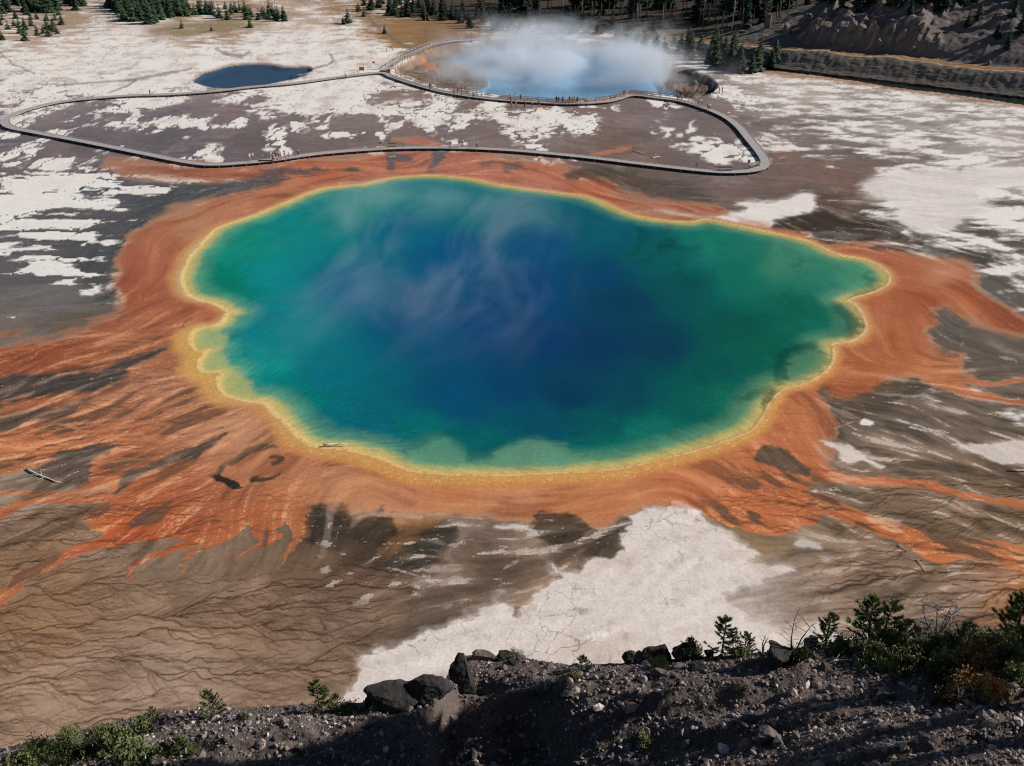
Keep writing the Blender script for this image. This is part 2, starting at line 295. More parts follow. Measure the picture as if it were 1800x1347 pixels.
DEEP = [([(1118,415),(1122,445),(1128,440),(1124,412)],(0,70,78),5,.7),([(1362,668),(1368,640),(1390,618),(1450,606),(1440,614),(1400,628),(1382,650),(1384,672)],(0,62,58),4,.8),
 ([(1300,700),(1340,684),(1362,678),(1350,690),(1320,702)],(0,66,62),5,.7),([(1475,535),(1490,548),(1508,565),(1514,582),(1500,594),(1492,575),(1478,555),(1462,545)],(14,66,56),5,.75),
 ([(1500,518),(1525,505),(1530,485),(1540,490),(1532,508)],(40,96,76),5,.7),([(840,800),(850,790),(880,770),(900,772),(870,785),(856,804),(830,806)],(0,84,84),5,.7),
 ([(700,788),(730,772),(770,760),(840,752),(780,764),(735,778)],(0,84,88),6,.6),([(955,370),(975,380),(985,384),(968,378)],(6,80,84),4,.6),([(1160,400),(1175,418),(1168,416)],(6,84,80),4,.6),
 ([(1250,505),(1262,518),(1258,522)],(0,66,70),4,.6),([(1395,470),(1412,448),(1404,466)],(40,100,80),3,.6)]
SMALL_POOL = [(340,141),(352,132),(380,122),(410,115),(440,113),(475,114),(510,118),(535,117),(549,122),(540,127),(515,131),(540,130),(520,137),(480,146),(440,152),(400,155),(370,153),(350,147)]
CRATER = [(690,122),(722,102),(758,86),(800,78),(850,73),(920,71),(1000,73),(1080,79),(1130,88),(1158,108),(1185,121),(1220,124),(1248,138),(1262,152),(1240,166),(1215,172),(1160,164),(1112,156),(1060,168),(1000,173),(940,171),(880,166),(820,158),(770,149),(720,134)]
CRATER_WATER = [(850,80),(920,76),(1000,78),(1080,84),(1125,92),(1150,112),(1165,140),(1195,150),(1190,158),(1150,158),(1112,152),(1060,163),(1000,168),(940,166),(880,161),(820,153),(800,146),(850,140),(855,120),(820,105),(790,92),(810,84)]
RIVER = [(1290,113),(1340,122),(1400,128),(1450,134),(1500,142),(1560,151),(1620,159),(1680,166),(1740,175),(1800,184),(1900,199),(2100,230),(2100,160),(1800,150),(1500,112),(1350,100),(1280,104)]

LINES = [([(1460,756,1.5),(1482,745,1.2),(1508,744,1)],(206,198,194),.8),([(1601,751,1),(1630,755,1.5),(1664,759,1)],(206,198,192),.75),([(1519,803,1.5),(1560,808,2),(1608,811,1)],(196,184,176),.7),
([(1690,584,1.5),(1695,600,2),(1690,615,1.5)],(196,200,204),.7),
 ([(1672,618,2),(1690,628,2.5),(1704,634,1)],(206,198,190),.8),([(1760,628,2),(1785,636,3)],(190,176,164),.6),([(1712,486,2),(1735,487,1)],(206,204,204),.7),([(1745,455,1.5),(1770,458,1)],(206,200,196),.7),
 ([(1600,421,2),(1640,421,1)],(186,180,176),.7),([(1420,870,2),(1440,866,2),(1470,862,1)],(232,214,198),.8),([(1300,880,3),(1340,872,4),(1360,876,2)],(236,196,160),.7),
 ([(0,648,1),(40,640,2),(70,638,1.5)],(76,68,62),.8),([(272,662,1),(285,655,2.5),(292,652,1.5)],(84,70,62),.85),([(316,745,5),(330,752,6),(345,765,3)],(226,182,142),.6),([(262,866,4),(272,870,4),(280,876,2)],(214,206,200),.8),
 ([(130,884,4),(150,880,3)],(232,190,158),.7),([(246,908,3),(262,914,4),(285,916,1.5)],(66,52,42),.85),([(300,940,1.5),(318,932,4),(330,926,2)],(66,54,44),.85),([(335,942,2.5),(345,938,2.5)],(72,56,46),.8),
 ([(430,922,3),(437,918,3)],(232,206,190),.8),([(405,862,3),(425,868,3),(445,874,2)],(226,188,160),.7),([(280,915,4),(300,900,5),(320,890,2)],(224,92,44),.6),
 ([(545,905,2),(560,900,3),(575,905,2)],(186,190,196),.6),([(590,925,2),(630,922,3),(660,918,1)],(176,172,170),.55),([(680,1003,1),(760,1012,1.5)],(200,192,188),.7),([(890,1000,2),(905,985,2),(915,965,1)],(186,172,160),.5),
 ([(395,760,2),(370,780,3),(350,788,4)],(92,76,66),.7),([(150,688,1),(100,700,2),(40,715,3)],(112,100,92),.5),([(155,578,3),(158,600,3),(165,620,4),(170,640,3)],(226,168,134),.45),
 ([(1090,374,2),(1120,379,3),(1150,384,2)],(120,112,104),.7),([(1120,374,2),(1150,372,2)],(206,198,190),.6),([(1362,750,3),(1364,768,4),(1358,785,5)],(66,50,38),.85),([(1364,772,1),(1378,776,2),(1392,772,1)],(70,54,40),.7),
 ([(1398,718,2),(1406,730,3),(1408,738,1)],(70,56,42),.7),([(1266,824,3),(1270,832,2),(1280,826,1)],(92,66,44),.7),([(1480,640,1),(1495,648,2),(1508,656,2),(1515,665,1)],(112,66,40),.55),([(1556,535,1),(1560,548,1.5),(1558,558,1)],(118,70,44),.4)]
# ------------------------------------------------------------------ the colours of the thermal ground, on a grid of places
def coarse(PX, PY, anchors, step=6, **k):
    """idw() worked out on every step-th row and column, then interpolated."""
    r = np.unique(np.r_[np.arange(0, PX.shape[0], step), PX.shape[0] - 1]); c = np.unique(np.r_[np.arange(0, PX.shape[1], step), PX.shape[1] - 1])
    g = idw(PX[np.ix_(r, c)], PY[np.ix_(r, c)], anchors, **k)
    ri = np.interp(np.arange(PX.shape[0]), r, np.arange(len(r))); ci = np.interp(np.arange(PX.shape[1]), c, np.arange(len(c)))
    r0 = np.minimum(ri.astype(int), len(r) - 2); c0 = np.minimum(ci.astype(int), len(c) - 2)
    fr = (ri - r0)[:, None, None]; fc = (ci - c0)[None, :, None]
    top = g[r0][:, c0] * (1 - fc) + g[r0][:, c0 + 1] * fc; bot = g[r0 + 1][:, c0] * (1 - fc) + g[r0 + 1][:, c0 + 1] * fc
    return top * (1 - fr) + bot * fr

def lic(src, di, dj, n=14):
    """Smear src along the flow (di, dj in grid steps): streaks that follow the runoff."""
    R, Cn = src.shape
    acc = src.copy(); cnt = 1
    for sgn in (1, -1):
        pi, pj = np.meshgrid(np.arange(R, dtype=np.float32), np.arange(Cn, dtype=np.float32), indexing='ij')
        for k in range(n):
            ii = np.clip(np.rint(pi).astype(np.int32), 0, R - 1); jj = np.clip(np.rint(pj).astype(np.int32), 0, Cn - 1)
            pi += sgn * di[ii, jj]; pj += sgn * dj[ii, jj]
            ii = np.clip(np.rint(pi).astype(np.int32), 0, R - 1); jj = np.clip(np.rint(pj).astype(np.int32), 0, Cn - 1)
            acc = acc + src[ii, jj]; cnt += 1
    acc = acc / cnt
    return (acc - acc.mean()) / (acc.std() + 1e-9)

def lay(col, m, c):
    return col + m[..., None] * (np.asarray(c) - col)

def drainage(WX, WY, box, cell, fall, seed):
    """Branching rills: water let run down an uneven fall, darker where more of it gathers."""
    x0, x1, y0, y1 = box
    nx, ny = int((x1 - x0) / cell), int((y1 - y0) / cell)
    gx, gy = np.meshgrid(x0 + np.arange(nx) * cell, y0 + np.arange(ny) * cell)
    g = np.random.RandomState(seed)
    wx = gx + 2.2 * fbm(gx * .12, gy * .12, 3, seed * 7); wy = gy + 2.2 * fbm(gx * .12 + 9, gy * .12, 3, seed * 7 + 2)
    h = -(wx * fall[0] + wy * fall[1]) * .20 + .26 * fbm(wx * .15, wy * .26, 4, seed * 7 + 4, .5) + .012 * g.rand(ny, nx)
    H = np.pad(h, 1, constant_values=1e9)
    best = np.full(h.shape, 0.0); to = np.full(h.shape, -1, np.int64)
    ii, jj = np.indices(h.shape)
    for a in (-1, 0, 1):
        for b in (-1, 0, 1):
            if a or b:
                dr = (h - H[1 + a:1 + a + ny, 1 + b:1 + b + nx]) / math.hypot(a, b) * g.uniform(.75, 1.25, h.shape)
                m = dr > best
                best = np.where(m, dr, best); to = np.where(m, (ii + a) * nx + jj + b, to)
    acc = [1.0] * (nx * ny); tl = to.ravel().tolist()
    for k in np.argsort(-h.ravel()).tolist():
        t = tl[k]
        if t >= 0: acc[t] += acc[k]
    A = np.log(np.array(acc).reshape(ny, nx))
    thin = sst(2.4, 4.4, A); wide = sst(5.2, 7.4, A)
    def blur(m):
        p = np.pad(m, 1, mode='edge')
        return .36 * m + .12 * (p[:-2, 1:-1] + p[2:, 1:-1] + p[1:-1, :-2] + p[1:-1, 2:]) + .04 * (p[:-2, :-2] + p[2:, 2:] + p[:-2, 2:] + p[2:, :-2])
    D = np.clip(.95 * (.5 * thin + .5 * blur(thin)) + 1.2 * blur(blur(wide)), 0, 1)
    # read it at the ground's own places, bilinear
    u = (WX - x0) / cell; v = (WY - y0) / cell
    ok = (u > 1) & (u < nx - 2) & (v > 1) & (v < ny - 2)
    out = np.zeros(WX.shape)
    uu, vv = u[ok], v[ok]; i0, j0 = vv.astype(int), uu.astype(int); fv, fu = vv - i0, uu - j0
    out[ok] = (D[i0, j0] * (1 - fu) + D[i0, j0 + 1] * fu) * (1 - fv) + (D[i0 + 1, j0] * (1 - fu) + D[i0 + 1, j0 + 1] * fu) * fv
    edge = np.minimum(np.minimum(u, nx - u), np.minimum(v, ny - v)) * cell
    return out * sst(.5, 4, edge)

def paint(PX, PY, WX, WY):
    """Display colour (0..1, linear) of the ground and extra fields for every grid place."""
    f = {}
    # edges wander with the ground's own unevenness, in metres
    n1 = fbm(WX * .11, WY * .11, 4, 1); n2 = fbm(WX * .11 + 40, WY * .11, 4, 5)
    n3 = fbm(WX * .55, WY * .55, 3, 9); n4 = fbm(WX * .55 + 9, WY * .55, 3, 13)
    def warped(a, b):
        return w2px(WX + a * n1 + b * n3, WY + a * n2 + b * n4)
    QX, QY = warped(1.1, .5)
    UX, UY = warped(2.6, .9)
    fine = fbm(WX * 1.7, WY * 1.7, 3, 17); grit = perlin(WX * 4.3, WY * 4.3, 23)
    fl = coarse(PX, PY, [(a, b, c, d) if c > 0 else (a, b, -c, -d) for a, b, c, d in FLOW], power=3.5, soft=30)
    bend = .55 * fbm(WX * .045, WY * .045, 3, 27) + .35 * n1 + .18 * n3
    cb, sb = np.cos(bend), np.sin(bend)
    fx, fy = fl[..., 0] * cb - fl[..., 1] * sb, fl[..., 0] * sb + fl[..., 1] * cb
    L = np.hypot(fx, fy) + 1e-9
    dj = (fx / L).astype(np.float32); di = (fy / L).astype(np.float32)
    sA = lic(perlin(WX * .21, WY * .21, 37).astype(np.float32), di, dj, 32)
    sB = lic((perlin(WX * .62, WY * .62, 31) + .4 * perlin(WX * 1.3, WY * 1.3, 33)).astype(np.float32), di, dj, 22)
    sC = lic((perlin(WX * 1.6, WY * 1.6, 35) + .5 * grit).astype(np.float32), di, dj, 9)
    # ---- mud
    base = lin(coarse(w2px(WX + 5 * n1, WY + 6 * n2)[0], w2px(WX + 5 * n1, WY + 6 * n2)[1], BASE, step=3))
    near = sst(560, 760, PY) * (1 - sst(960, 1030, PY) * sst(760, 560, PX))
    col = base * (1 + (.05 + .06 * near) * sA + (.05 + .05 * near) * sB + .04 * sC + .10 * n3 + .08 * fine + .04 * grit)[..., None]
    # blotches on the flats beyond the pool
    farz = sst(420, 330, PY) * sst(120, 170, PY)
    bl = fbm(WX * .09, WY * .05, 5, 25, .62)
    col = lay(col, .5 * farz * sst(.05, .55, bl + .12 * sB), lin([142, 130, 130]))
    col = lay(col, .5 * farz * sst(.05, .55, -bl + .12 * sA), lin([84, 76, 78]))
    col = lay(col, .4 * farz * (.25 + .75 * sst(800, 1000, PX)) * sst(.25, .6, fbm(WX * .05 + 20, WY * .03, 4, 26)), lin([140, 100, 82]))
    # sweeping pale and dark bands on the wet ground either side of the pool
    sweep_ = near * np.clip(sst(1380, 1480, PX) + sst(380, 300, PX) * sst(1000, 900, PY) + .7 * sst(520, 620, PX) * sst(1100, 1000, PX) * sst(1080, 1020, PY), 0, 1)
    sweep_ = np.maximum(sweep_, .8 * sst(300, 350, PY) * sst(560, 450, PY) * sst(1380, 1460, PX))
    col = lay(col, .38 * sweep_ * sst(.4, 1.7, .8 * sB + .7 * sA + .5 * n3), lin([172, 150, 134]))
    col = lay(col, .45 * sweep_ * sst(.3, 1.6, -.7 * sB - .8 * sA + .4 * fine), lin([70, 62, 54]))
    col = lay(col, .5 * sweep_ * sst(500, 900, PX) * sst(1.5, 2.3, sB + .5 * sA + .5 * sC + .6 * fine), lin([206, 196, 188]))
    # ---- cracks and rills that net the drying mud
    zone = sst(985, 1050, PY + .10 * (PX - 300) + 22 * n1) * sst(760, 600, PX + .35 * (PY - 1150) + 40 * n2)
    zone = np.maximum(zone, sst(865, 905, PY) * sst(330, 200, PX + 30 * n1) * .9)
    zr = sst(1440, 1520, PX + 40 * n1) * sst(810, 850, PY) + .7 * sst(1360, 1440, PX) * sst(950, 1000, PY)
    zone = np.clip(np.maximum(zone, .8 * zr), 0, 1)
    net = np.maximum(drainage(WX, WY, (-66, -2, 52, 128), .12, (-1.0, -.12), 3), drainage(WX, WY, (18, 84, 54, 122), .13, (1.0, .18), 5))
    net = np.maximum(net, .7 * drainage(WX, WY, (-66, -2, 52, 128), .15, (-1.0, .55), 9) * sst(-.35, .25, n1 + .5 * n2))
    crk = net * zone
    col = col * (1 - zone[..., None] * np.array([.09, .16, .20]))
    col = lay(col, .5 * zone * sst(-.1, .7, fbm(WX * .09, WY * .13, 4, 29) + .25 * n3), lin([178, 152, 136]))
    col = lay(col, .4 * zone * sst(.1, .7, -fbm(WX * .07 + 5, WY * .1, 4, 28)), lin([116, 94, 74]))
    col = col * (1 - np.clip(crk, 0, 1)[..., None] * np.array([.62, .67, .71]))
    # ---- white sinter crust: islands, thinning by place
    den = np.clip((coarse(PX, PY, WHITE, power=3.6, soft=10)[..., 0] - .05) / .94, 0, 1)
    isl = fbm(WX * .06, WY * .028, 5, 41, .5) * 1.1 + .10 * perlin(WX * .5, WY * .3, 43) + .05 * sA + .03 * sB
    cell, cid, _ = worley(WX * .11 + 1.1 * n1, WY * .05 + .9 * n2, 8)
    isl = isl + .42 * (cid - .5) - .45 * sst(.14, .0, cell)
    isl2 = fbm(WX * .085, WY * .16, 5, 45, .6) + .06 * sB + .08 * sA
    cell2, cid2, _ = worley(WX * .3 + 1.0 * n1, WY * .12 + .9 * n2, 9)
    isl3 = fbm(WX * .11, WY * .05, 4, 47, .5) + .55 * (cid2 - .5) - .35 * sst(.2, .0, cell2)
    zl = sst(285, 310, PY) * sst(420, 320, PX)
    isl4 = fbm(WX * .055 + .5 * n1, WY * .17 + .4 * n2, 5, 49, .58) + .10 * sA - .35 * sst(.10, .0, worley(WX * .06 + .7 * n1, WY * .16 + .7 * n2, 10)[0])
    isl3 = (isl3 - isl3.mean()) / isl3.std() * (1 - zl) + (isl4 - isl4.mean()) / isl4.std() * zl
    zs = np.clip(sst(1260, 1420, PX) + sst(190, 120, PY) * .75, 0, 1); zi = sst(190, 210, PY) * sst(900, 700, PX)
    isl = (isl - isl.mean()) / isl.std(); isl2 = (isl2 - isl2.mean()) / isl2.std(); isl3 = (isl3 - isl3.mean()) / isl3.std()
    isl = (isl * (1 - zs) * (1 - zi) + isl2 * zs + isl3 * zi * (1 - zs)) * .36
    q = np.sort(isl[::5, ::5].ravel())
    thr = np.interp(1 - np.clip(den, 0, 1), np.linspace(0, 1, len(q)), q) + .5 * sst(.03, 0, den) - .3 * sst(.93, 1, den)
    wm = .4 * sst(thr - .16 - .30 * zs, thr + .04, isl + .06 * fine) + .6 * sst(thr - .06 - .08 * zs, thr + .09 + .12 * zs, isl + .05 * fine)
    wcol = lin([228, 219, 214]) * (1 + .03 * sB + .05 * fine + .04 * n3)[..., None]
    wcol = lay(wcol, .8 * sst(-.1, .6, fbm(WX * .14, WY * .07, 5, 51, .62) + .10 * sB + .10 * sA) * sst(430, 100, PY), lin([168, 156, 150]))
    # thin dark runnels over the far flats
    rn = worley(WX * .06 + .8 * n1, WY * .028 + .6 * n2, 11)[0]
    wcol = wcol * (1 - .42 * sst(.05, .01, rn) * sst(260, 180, PY) * sst(-.3, .2, n3))[..., None]
    col = lay(col, wm, wcol)
    f['white'] = wm
    for k, (o, c, sf, st) in enumerate(PALE):
        d = sd_poly(UX if sf > 3 else QX, UY if sf > 3 else QY, smooth_poly(o, 3)) + (.5 * sB + .8 * sA + 1.2 * fine) * min(sf, 6) * .3
        mk = st * (.4 * sst(sf * 1.8, -sf * .4, d) + .6 * sst(sf * .5, -sf * .7, d))
        c2 = lin(c) * (1 + .03 * sB + .05 * fine + .05 * n3 + .04 * grit)[..., None]
        if k == 0:
            vein = sst(.07, .015, worley(WX * .45 + .8 * n1 + .4 * n3, WY * .42 + .8 * n2 + .4 * n4, 15)[0]) * sst(-.1, .4, n1)
            c2 = lay(c2, np.clip(.55 * sst(.05, .55, fbm(WX * .17, WY * .17, 5, 61)) , 0, 1), lin([192, 172, 158]))
            c2 = c2 * (1 - .16 * sst(.0, .6, fbm(WX * .7, WY * .7, 3, 63)) - .32 * vein)[..., None]
        col = lay(col, mk, c2)
    for ln, c, st in LINES:
        d = sd_line(QX, QY, smooth_poly(ln, 4, False))
        col = lay(col, .75 * st * sst(-.55, .25, n3 + .8 * fine) * sst(2.0, -1.2, d + .8 * sC + 1.6 * fine + .6 * sB), lin(c) * (1 + .1 * fine)[..., None])
    # ---- bacterial mats
    oc = lin(coarse(w2px(WX + 3 * n1, WY + 4 * n2)[0], w2px(WX + 3 * n1, WY + 4 * n2)[1], ORANGE, step=4))
    speck = sst(.35, 1.25, .3 * sC + .4 * sB + 1.1 * fine + .9 * grit + .5 * n3)
    rough = np.clip(coarse(PX, PY, [(100,780,1),(250,720,.7),(350,920,1),(450,920,1),(150,640,.5),(300,800,.6),(700,870,.05),(1000,870,.05),(1200,850,.1),(1320,900,1),(1450,900,1),(1600,950,1),(1700,980,1),
        (1560,560,.15),(1650,500,.1),(1500,650,.2),(250,470,.08),(300,400,.08),(600,300,.4),(900,310,.4),(450,820,.15),(1420,780,.3),(1780,890,.8),(60,620,.5)], soft=25)[..., 0], 0, 1)
    oc = lay(oc, np.full(PX.shape, .09), oc.mean(-1, keepdims=True)) * .90
    oc = oc * (1 + (.03 + .05 * rough) * sB + (.05 + .05 * rough) * sA + .03 * sC + (.03 + .07 * rough) * n3 + .08 * rough * fine)[..., None]
    # rust in the hollows, salmon on the swells
    oc = lay(oc, .38 * sst(.2, 1.8, -.8 * sA - .5 * sB + .4 * n1), lin([146, 72, 42]))
    oc = lay(oc, .27 * sst(.4, 1.8, .8 * sA + .4 * sB), lin([208, 142, 100]))
    oc = lay(oc, np.clip(.55 * rough * speck, 0, 1), lin([216, 164, 120]))
    # channels of bare brown ground threading the fans
    chan = np.clip(rough * 1.1, 0, 1) * sst(.85, 1.6, -.9 * sA - .7 * sB + .35 * n1 + .2 * fine)
    oc = lay(oc, .85 * chan, lin([98, 80, 66]) * (1 + .15 * fine + .1 * sC)[..., None])
    oc = lay(oc, .35 * rough * sst(1.3, 2.1, sB + .5 * sA + .5 * fine), lin([232, 186, 146]))
    # fine braided runoff over the fans
    br = np.maximum(drainage(WX, WY, (-98, -18, 72, 176), .19, (-1.0, -.38), 13), drainage(WX, WY, (18, 110, 66, 170), .24, (1.0, -.30), 17))
    oc = lay(oc, np.clip(.9 * rough * br * sst(-.6, .1, n1 + .5 * n3), 0, 1), lin([104, 64, 44]))
    br2 = drainage(WX, WY, (-98, -18, 72, 176), .26, (-1.0, -.15), 19)
    oc = lay(oc, np.clip(.6 * rough * br2 * sst(-.3, .3, n2) * sst(330, 230, PX) * sst(900, 860, PY), 0, 1), lin([222, 160, 112]))
    dm = sd_poly(UX, UY, smooth_poly(O_MAIN, 3)); dt = sd_poly(UX, UY, smooth_poly(O_TOP, 3)); di_ = sd_poly(QX, QY, smooth_poly(O_ISLE, 4))
    soft = 3 + 15 * (1 - rough) ** 1.5
    om = sst(soft, -soft * .8, np.minimum(dm, dt) + (.8 + 1.2 * rough) * sB + (2.5 + 4 * rough) * sA + (2 + 2.5 * rough) * n3)
    om = np.maximum(om, sst(3, -2, di_ + .6 * sC))
    for st in STREAMS:
        d = sd_line(QX, QY, smooth_poly(st, 4, False))
        om = np.maximum(om, .95 * sst(3.5, -2.5, d + 1.2 * sB + .6 * sC + 1.2 * n3))
    # pale salmon fringe where the mats thin out
    fr = om * (1 - om) * 4 * (1 - rough)
    col = lay(col, om, oc)
    col = lay(col, np.clip(.5 * fr, 0, 1), lin([190, 142, 110]))
    f['mat'] = om
    # brown wash around the mats, streaked
    for k, (o, c, sf, st) in enumerate(DARK):
        d = sd_poly(UX if sf > 4 else QX, UY if sf > 4 else QY, smooth_poly(o, 3))
        mk = st * sst(sf * 1.1, -sf * .7, d + (.4 + .12 * sf) * sB + .22 * sf * sA + .3 * sC + 1.5 * n3)
        c2 = lin(c) * (1 + .12 * sB + .08 * sC + .16 * fine + .1 * n3)[..., None]
        c2 = lay(c2, .5 * sst(.6, 1.8, sB + .6 * sA) * (sf >= 5), lin([134, 116, 104]))
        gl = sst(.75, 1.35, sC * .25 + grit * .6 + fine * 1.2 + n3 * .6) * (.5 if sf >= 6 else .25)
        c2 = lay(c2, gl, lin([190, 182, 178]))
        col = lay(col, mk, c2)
    # ragged white flecks on the wet brown ground in front of the pool
    flz = sst(895, 930, PY) * sst(1080, 1040, PY) * sst(520, 600, PX) * sst(1120, 1050, PX)
    flk = sst(.75, 1.3, sB * .4 + fbm(WX * .35, WY * .6, 4, 71) * 2.2 + .3 * grit)
    col = lay(col, .65 * flz * flk, lin([196, 184, 176]))
    # ---- meadow tints far away
    gz = sst(140, 60, PY) * sst(600, 690, PX) * sst(860, 800, PX) + sst(75, 40, PY) * (.5 + .5 * sst(560, 600, PX))
    gz = np.clip(gz, 0, 1) * sst(-.25, .3, fbm(WX * .05, WY * .03, 4, 81) + .1)
    col = lay(col, .7 * gz, lin([138, 106, 70]) * (1 + .2 * fine + .15 * sB)[..., None])
    gr = sd_poly(UX, UY, [(250,58),(300,40),(420,34),(470,44),(440,54),(380,60),(330,68),(275,66)], 90)
    col = lay(col, .75 * sst(10, -8, gr + 5 * n3), lin([138, 122, 94]) * (1 + .25 * fine)[..., None])
    gr = sd_line(PX, PY, [(1290,112,3),(1350,126,4),(1450,137,3),(1600,158,2),(1800,186,2),(2000,210,2)])
    col = lay(col, .8 * sst(6, -1, gr + 4 * n3 + 2 * fine), lin([142, 104, 72]))
    # ---- the pool and its rim (distances in metres on the ground)
    pw = np.stack(px2w([p[0] for p in POOL], [p[1] for p in POOL]), -1)
    pw = smooth_poly(pw, 3)
    mask = (PX > 240) & (PX < 1680) & (PY > 255) & (PY < 930)
    d = np.full(PX.shape, 30., np.float32)
    d[mask] = sd_poly((WX + .22 * n1 + .16 * n3)[mask], (WY + .25 * n2 + .16 * n4)[mask], pw, 60, 60)
    f['pool_d'] = d
    bot = sst(560, 800, PY + .12 * (PX - 900))
    ll = sst(450, 350, PX + .25 * (PY - 640)) * sst(545, 600, PY)          # broad terraces on the lower left
    wdt = .95 + 1.35 * bot * sst(1480, 1150, PX) + .4 * bot + 1.5 * ll * sst(820, 760, PY) + 1.0 * sst(430, 330, PX) * sst(560, 500, PY) + .7 * n1
    rim = sst(wdt + 1.6 - .6 * bot, wdt - .5, d + .45 * n3 + .3 * fine + .06 * sC)
    rc = lin([196, 166, 118]) * (1 - bot)[..., None] + lin([200, 152, 88]) * bot[..., None]
    rc = lay(rc, .8 * np.clip(ll, 0, 1), lin([204, 160, 84]))
    rc = lay(rc, .7 * sst(.35, 1.0, d / np.maximum(wdt, .3)) * (1 - .5 * ll), lin([196, 128, 76]))
    rc = rc * (1 + .08 * fine + .05 * grit + .07 * n3)[..., None]
    line = sst(.34, .06, np.abs(d - .32 - .12 * n3)) * sst(-.75, .1, n1 + .6 * n3 + .35) * (.25 + .75 * sst(350, 430, PY))
    rc = lay(rc, .6 * line * (1 - .35 * bot) * sst(-.5, .3, fine + n3 + .2), lin([236, 208, 160]))
    grain = sst(.2, 1.1, fine * 1.2 + .7 * grit + .5 * n3) * sst(1.0, .3, np.abs(d - wdt * .7))
    rc = lay(rc, .5 * np.clip(bot + .5 * ll, 0, 1) * grain, lin([238, 202, 144]))
    rc = lay(rc, .3 * sst(.2, .8, -fine - .5 * grit - .2 * n3) * sst(.5, 1.6, d), lin([176, 112, 62]))
    col = lay(col, np.clip(rim, 0, 1) * .95, rc)
    # flecks of dark debris beyond the rim
    db = sst(1.25, 1.6, grit + fine * 1.2) * sst(4.5, 3.6, np.abs(d - 3.6) * 2) * bot
    col = lay(col, .6 * db, lin([92, 62, 42]))
    # water bed: yellow shelf, green, then blue
    wx, wy = w2px(WX + 3.2 * n1 + .8 * n3, WY + 3.6 * n2 + .8 * n4)
    wc = lin(coarse(wx, wy, WATER, power=3.4, soft=26, step=3)) * np.array([.55, .97, 1.0])
    e = -d + .5 * n1 + .35 * n3
    sh = sst(6.0, .4, e) * .75
    cool = lin([110, 164, 128]) * (1 - bot)[..., None] + lin([120, 166, 120]) * bot[..., None]
    wc = lay(wc, sh, cool)
    wc = lay(wc, sst(2.6, .2, e + .25 * fine), lin([196, 176, 108]))
    wc = wc * (1 + .16 * sst(800, 450, PX) + .06 * bot)[..., None]
    mott = fbm(WX * .3 + n1, WY * .22 + n2, 4, 91)
    nearedge = sst(22, 4, e)
    wc = wc * (1 + (.05 + .16 * nearedge) * mott + .06 * fine * nearedge + .04 * sC * nearedge)[..., None]
    for o, c, sf, st in SHELF:
        dd = sd_poly(QX, QY, smooth_poly(o, 4))
        wc = lay(wc, st * sst(sf, -sf, dd + 2.5 * n3 + 3 * n1 + .8 * sC), lin(c) * (1 + .10 * fine + .12 * mott)[..., None])
    for o, c, sf, st in DEEP:
        dd = sd_poly(UX, UY, smooth_poly(o, 4))
        wc = lay(wc, .7 * st * sst(sf * 2.2, -sf * .8, dd + 4 * n3 + 3 * n1), lin(c))
    for (ax, ay, aw) in ((1060, 385, 1), (1150, 415, 1), (1230, 420, 1), (1180, 470, 1), (1330, 560, 1), (1210, 760, 1)):
        k = np.exp(-(((PX - ax) / 70) ** 2 + ((PY - ay) / 34) ** 2))
        wc = wc * (1 - .26 * k * sst(.0, .6, fbm(WX * .25 + 3, WY * .16, 4, 95)))[..., None]
    col = lay(col, sst(.12, -.12, d), wc)
    # ---- small blue pool, crater floor and banks, river bed
    ds = sd_poly(QX, QY, smooth_poly(SMALL_POOL, 3)); f['small_d'] = ds
    col = lay(col, .7 * sst(4.5, 1, ds), lin([150, 118, 92]))
    col = lay(col, sst(.8, -.8, ds), lin([62, 90, 120]) * (1 + .12 * n1)[..., None])
    dc = sd_poly(QX, QY, smooth_poly(CRATER, 3)); f['crater_d'] = dc
    cc = lin([132, 112, 98]) * (1 + .18 * sB + .2 * n3 + .15 * fine)[..., None]
    cc = lay(cc, sst(.1, .6, n1 + .4 * n3), lin([96, 88, 84]))
    cc = lay(cc, sst(.2, .7, n2 + .3 * fine), lin([176, 158, 142]))
    orn = sd_line(PX, PY, [(745,98,4),(758,104,5),(768,110,2)])
    cc = lay(cc, sst(3, -3, orn + 2 * n3), lin([180, 118, 70]))
    cc = lay(cc, .85 * sst(1160, 1185, PX) * sst(-.5, .1, n3 + n1), lin([58, 58, 56]))
    cc = lay(cc, .7 * sst(760, 780, PX) * sst(860, 840, PX) * sst(118, 126, PY) * sst(-.2, .2, n3), lin([66, 62, 58]))
    col = lay(col, sst(1.5, -1.5, dc), cc)
    dw = sd_poly(QX, QY, smooth_poly(CRATER_WATER, 3)); f['craterw_d'] = dw
    col = lay(col, sst(2, -2, dw), lin([104, 158, 196]))
    dr = sd_poly(QX, QY, smooth_poly(RIVER, 3)); f['river_d'] = dr
    col = lay(col, sst(1, -2, dr), lin([26, 34, 34]))
    for ln in ([(640,16,2),(655,42,2),(690,68,2),(720,86,3)], [(300,68,1)] * 2, [(549,122,1.5),(575,115,1.5),(588,106,1.5),(578,96,1)], [(100,150,1),(180,145,1.2),(240,140,2),(300,128,2),(335,122,1)],
               [(380,88,2),(400,97,2),(425,100,3),(440,92,1)], [(0,96,1),(20,112,1),(60,130,1)], [(240,140,1.5),(225,150,1.5),(190,164,1)]):
        d2 = sd_line(QX, QY, ln)
        col = lay(col, .6 * sst(1.6, -.6, d2), lin([104, 98, 100]))
    rl = [[(1690,300,1),(1730,284,1.5),(1800,276,1)], [(1560,300,1),(1610,262,1),(1650,256,1)], [(1500,196,1),(1640,220,1.2),(1800,252,1)], [(1380,300,1),(1480,270,1),(1560,240,1)]]
